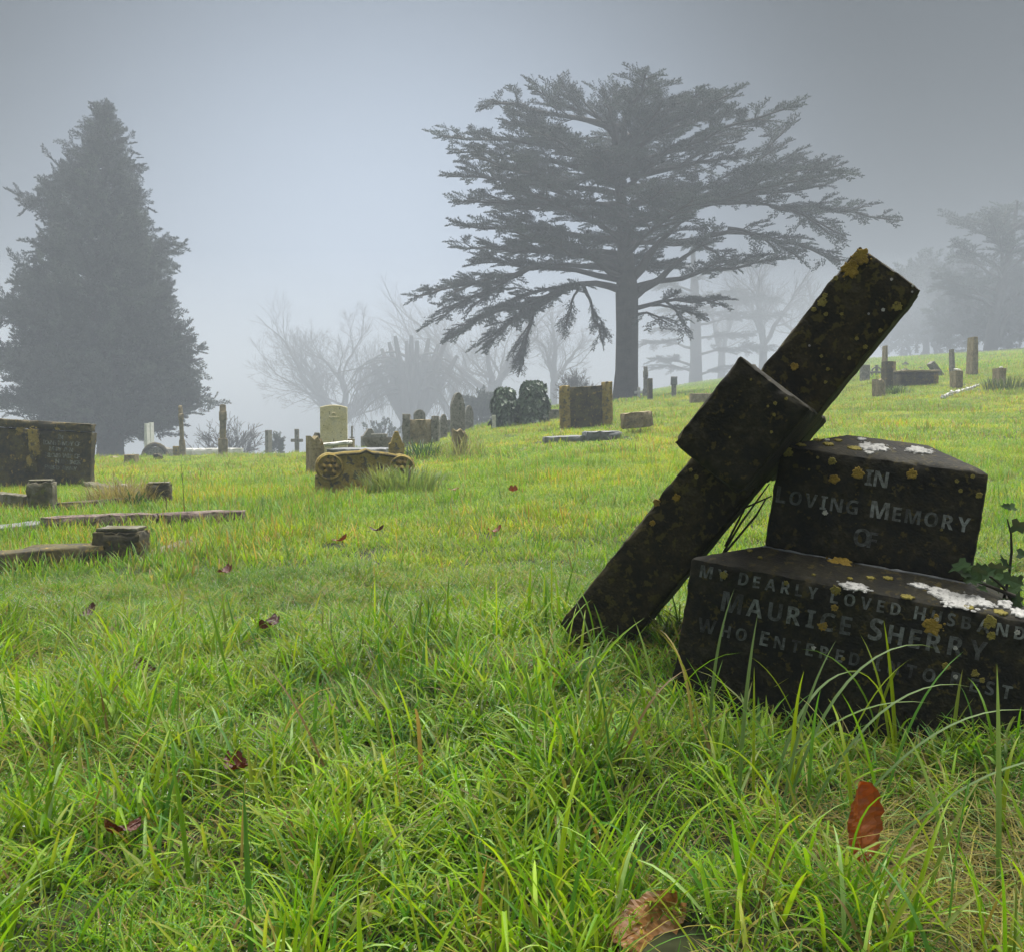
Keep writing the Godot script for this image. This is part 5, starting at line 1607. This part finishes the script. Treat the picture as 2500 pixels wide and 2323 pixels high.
func build_grass() -> void:
	# near: separate long blades, fine blades, flattened straw
	var near := []
	for k in 3: near.append(tuft(1000 + k, 22, 0.04, 0.035, 0.1, 0.004, 0.1, 0.35, 5, 3))
	for k in 3: near.append(tuft(1010 + k, 34, 0.04, 0.02, 0.06, 0.0024, 0.14, 0.5, 4, 2))
	for k in 2: near.append(tuft(1020 + k, 34, 0.045, 0.05, 0.13, 0.0016, 0.88, 0.8, 4, 0))
	var pick := func(x: float, z: float, q: RandomNumberGenerator) -> int:
		var a := patch_noise.get_noise_2d(x * 5.0, z * 5.0 + 30.0)
		var dry := 0.025 + 0.97 * exp(-pow(pow(x - 0.53, 2.0) / 0.04 + pow(z + 0.96, 2.0) / 0.06, 1.5)) + 0.09 * clampf(-a * 2.0, 0.0, 1.0)
		var long := clampf(0.45 + a * 1.6, 0.05, 0.85) * (1.0 - smoothstep(1.6, 2.8, -z))
		if x > 0.1 and x < 0.75 and z < -1.02 and z > -1.7: long *= 0.3
		var r := q.randf()
		if r < dry: return 6 + q.randi() % 2
		if q.randf() < long: return q.randi() % 3
		return 3 + q.randi() % 3
	sow("near_grass", near, pick, 0.45, 3.2, 1050.0, 0.8, 1.25, "long wet grass blades filling the foreground", 5, 0.8)
	var clump := []
	for k in 4: clump.append(tuft(1400 + k, 46, 0.05, 0.06, 0.165, 0.005, 0.06, 0.2, 7, 3))
	var pick4 := func(x: float, z: float, q: RandomNumberGenerator) -> int:
		if x > 0.2 and x < 0.8 and (z < -1.12 or q.randf() < 0.8): return -1
		if patch_noise.get_noise_2d(x * 6.0 + 9.0, z * 6.0) < -0.05: return -1
		return q.randi() % 4
	sow("tussock_grass", clump, pick4, 0.62, 2.3, 62.0, 0.7, 1.15, "coarse clumps of long arching grass blades in the foreground", 11)
	var mid := []
	for k in 4: mid.append(tuft(1100 + k, 38, 0.065, 0.018, 0.05, 0.003, 0.09, 0.4, 3, 0))
	for k in 2: mid.append(tuft(1110 + k, 24, 0.05, 0.04, 0.1, 0.004, 0.2, 0.15, 3, 0))
	var pick2 := func(x: float, z: float, q: RandomNumberGenerator) -> int:
		var a := patch_noise.get_noise_2d(x * 2.5, z * 2.5 + 30.0)
		var k := 0.06 + clampf(a - 0.15, 0.0, 0.4)
		if x < -0.9 and z > -7.0: k += 0.3
		return 4 + q.randi() % 2 if q.randf() < k else q.randi() % 4
	sow("mid_grass", mid, pick2, 3.0, 9.0, 380.0, 0.8, 1.25, "short mown grass between the kerbs and the scroll stone", 6, 0.9)
	var far := []
	for k in 4: far.append(tuft(1200 + k, 48, 0.14, 0.025, 0.065, 0.007, 0.09, 0.4, 2, 0))
	for k in 1: far.append(tuft(1210 + k, 26, 0.1, 0.06, 0.14, 0.008, 0.3, 0.1, 3, 0))
	var pick3 := func(x: float, z: float, q: RandomNumberGenerator) -> int:
		return 4 if q.randf() < 0.04 + clampf(patch_noise.get_noise_2d(x, z) - 0.2, 0.0, 0.3) else q.randi() % 4
	sow("far_grass", far, pick3, 8.8, 30.0, 85.0, 0.8, 1.3, "bright grass slope reaching up to the skyline graves", 7, 1.05)
	var last := []
	for k in 2: last.append(tuft(1300 + k, 60, 0.5, 0.05, 0.14, 0.03, 0.12, 0.2, 2, 0))
	sow("distant_grass", last, func(_x: float, _z: float, q: RandomNumberGenerator) -> int: return q.randi() % 2, 29.0, 75.0, 5.0, 0.9, 1.5, "distant misty grass beneath the trees", 8, 1.05)
	# single long blades arching up in front of the plinth and through the foreground
	var g := Geo.new()
	var q := RandomNumberGenerator.new()
	q.seed = 90
	for k in 260:
		var d := sqrt(q.randf_range(0.5, 4.4))
		var x := q.randf_range(-0.62, 0.62) * d
		if k % 7 == 0:
			x = q.randf_range(0.0, 0.62); d = q.randf_range(0.95, 1.32)
		if blocked(x, -d): continue
		var c: Color = GREENS[q.randi() % 4] * q.randf_range(0.8, 1.2)
		if q.randf() < 0.08: c = STRAWS[q.randi() % 3]
		var tip := c.lerp(STRAWS[0], 0.6) if q.randf() < 0.2 else c * 1.15
		g.blade(Vector3(x, ground(x, -d) - 0.01, -d), q.randf() * TAU, q.randf_range(0.1, 0.23), q.randf_range(0.003, 0.0065), q.randf_range(0.0, 0.5), q.randf_range(0.1, 1.7), c, tip, 9, 0.0, 0.6)
	for e in [[1525, 1.12, -0.35, 0.34, 0.35, 1.75], [1560, 1.1, -0.2, 0.3, 0.5, 1.5], [1500, 1.15, -0.5, 0.26, 0.3, 1.9], [1450, 1.14, 0.2, 0.27, 0.6, 1.2], [1620, 1.08, -0.1, 0.3, 0.7, 1.2], [1380, 1.25, -0.6, 0.24, 0.05, 0.5], [1440, 1.12, -0.9, 0.25, 0.1, 0.35], [1520, 1.1, -0.4, 0.24, 0.2, 0.5], [1860, 1.05, 2.6, 0.2, 0.3, 0.5], [1960, 1.0, 2.2, 0.26, 0.1, 0.2], [1700, 1.05, 0.1, 0.28, 0.8, 1.0], [1350, 1.2, 2.9, 0.22, 0.3, 1.2], [1180, 1.3, 3.6, 0.24, 0.1, 0.6], [1290, 1.3, 2.4, 0.2, 0.2, 0.4]]:
		var b := spot(e[0], e[1], -0.01)
		g.blade(b, e[2], e[3], 0.0062, e[4], e[5], Color(0.1, 0.2, 0.05), Color(0.2, 0.28, 0.12), 14, 0.0, 0.6)
	tag(part("tall_grass", g.mesh(), M.grass, self), "tall single blades of coarse grass standing above the rest", "grass", "", "stuff")
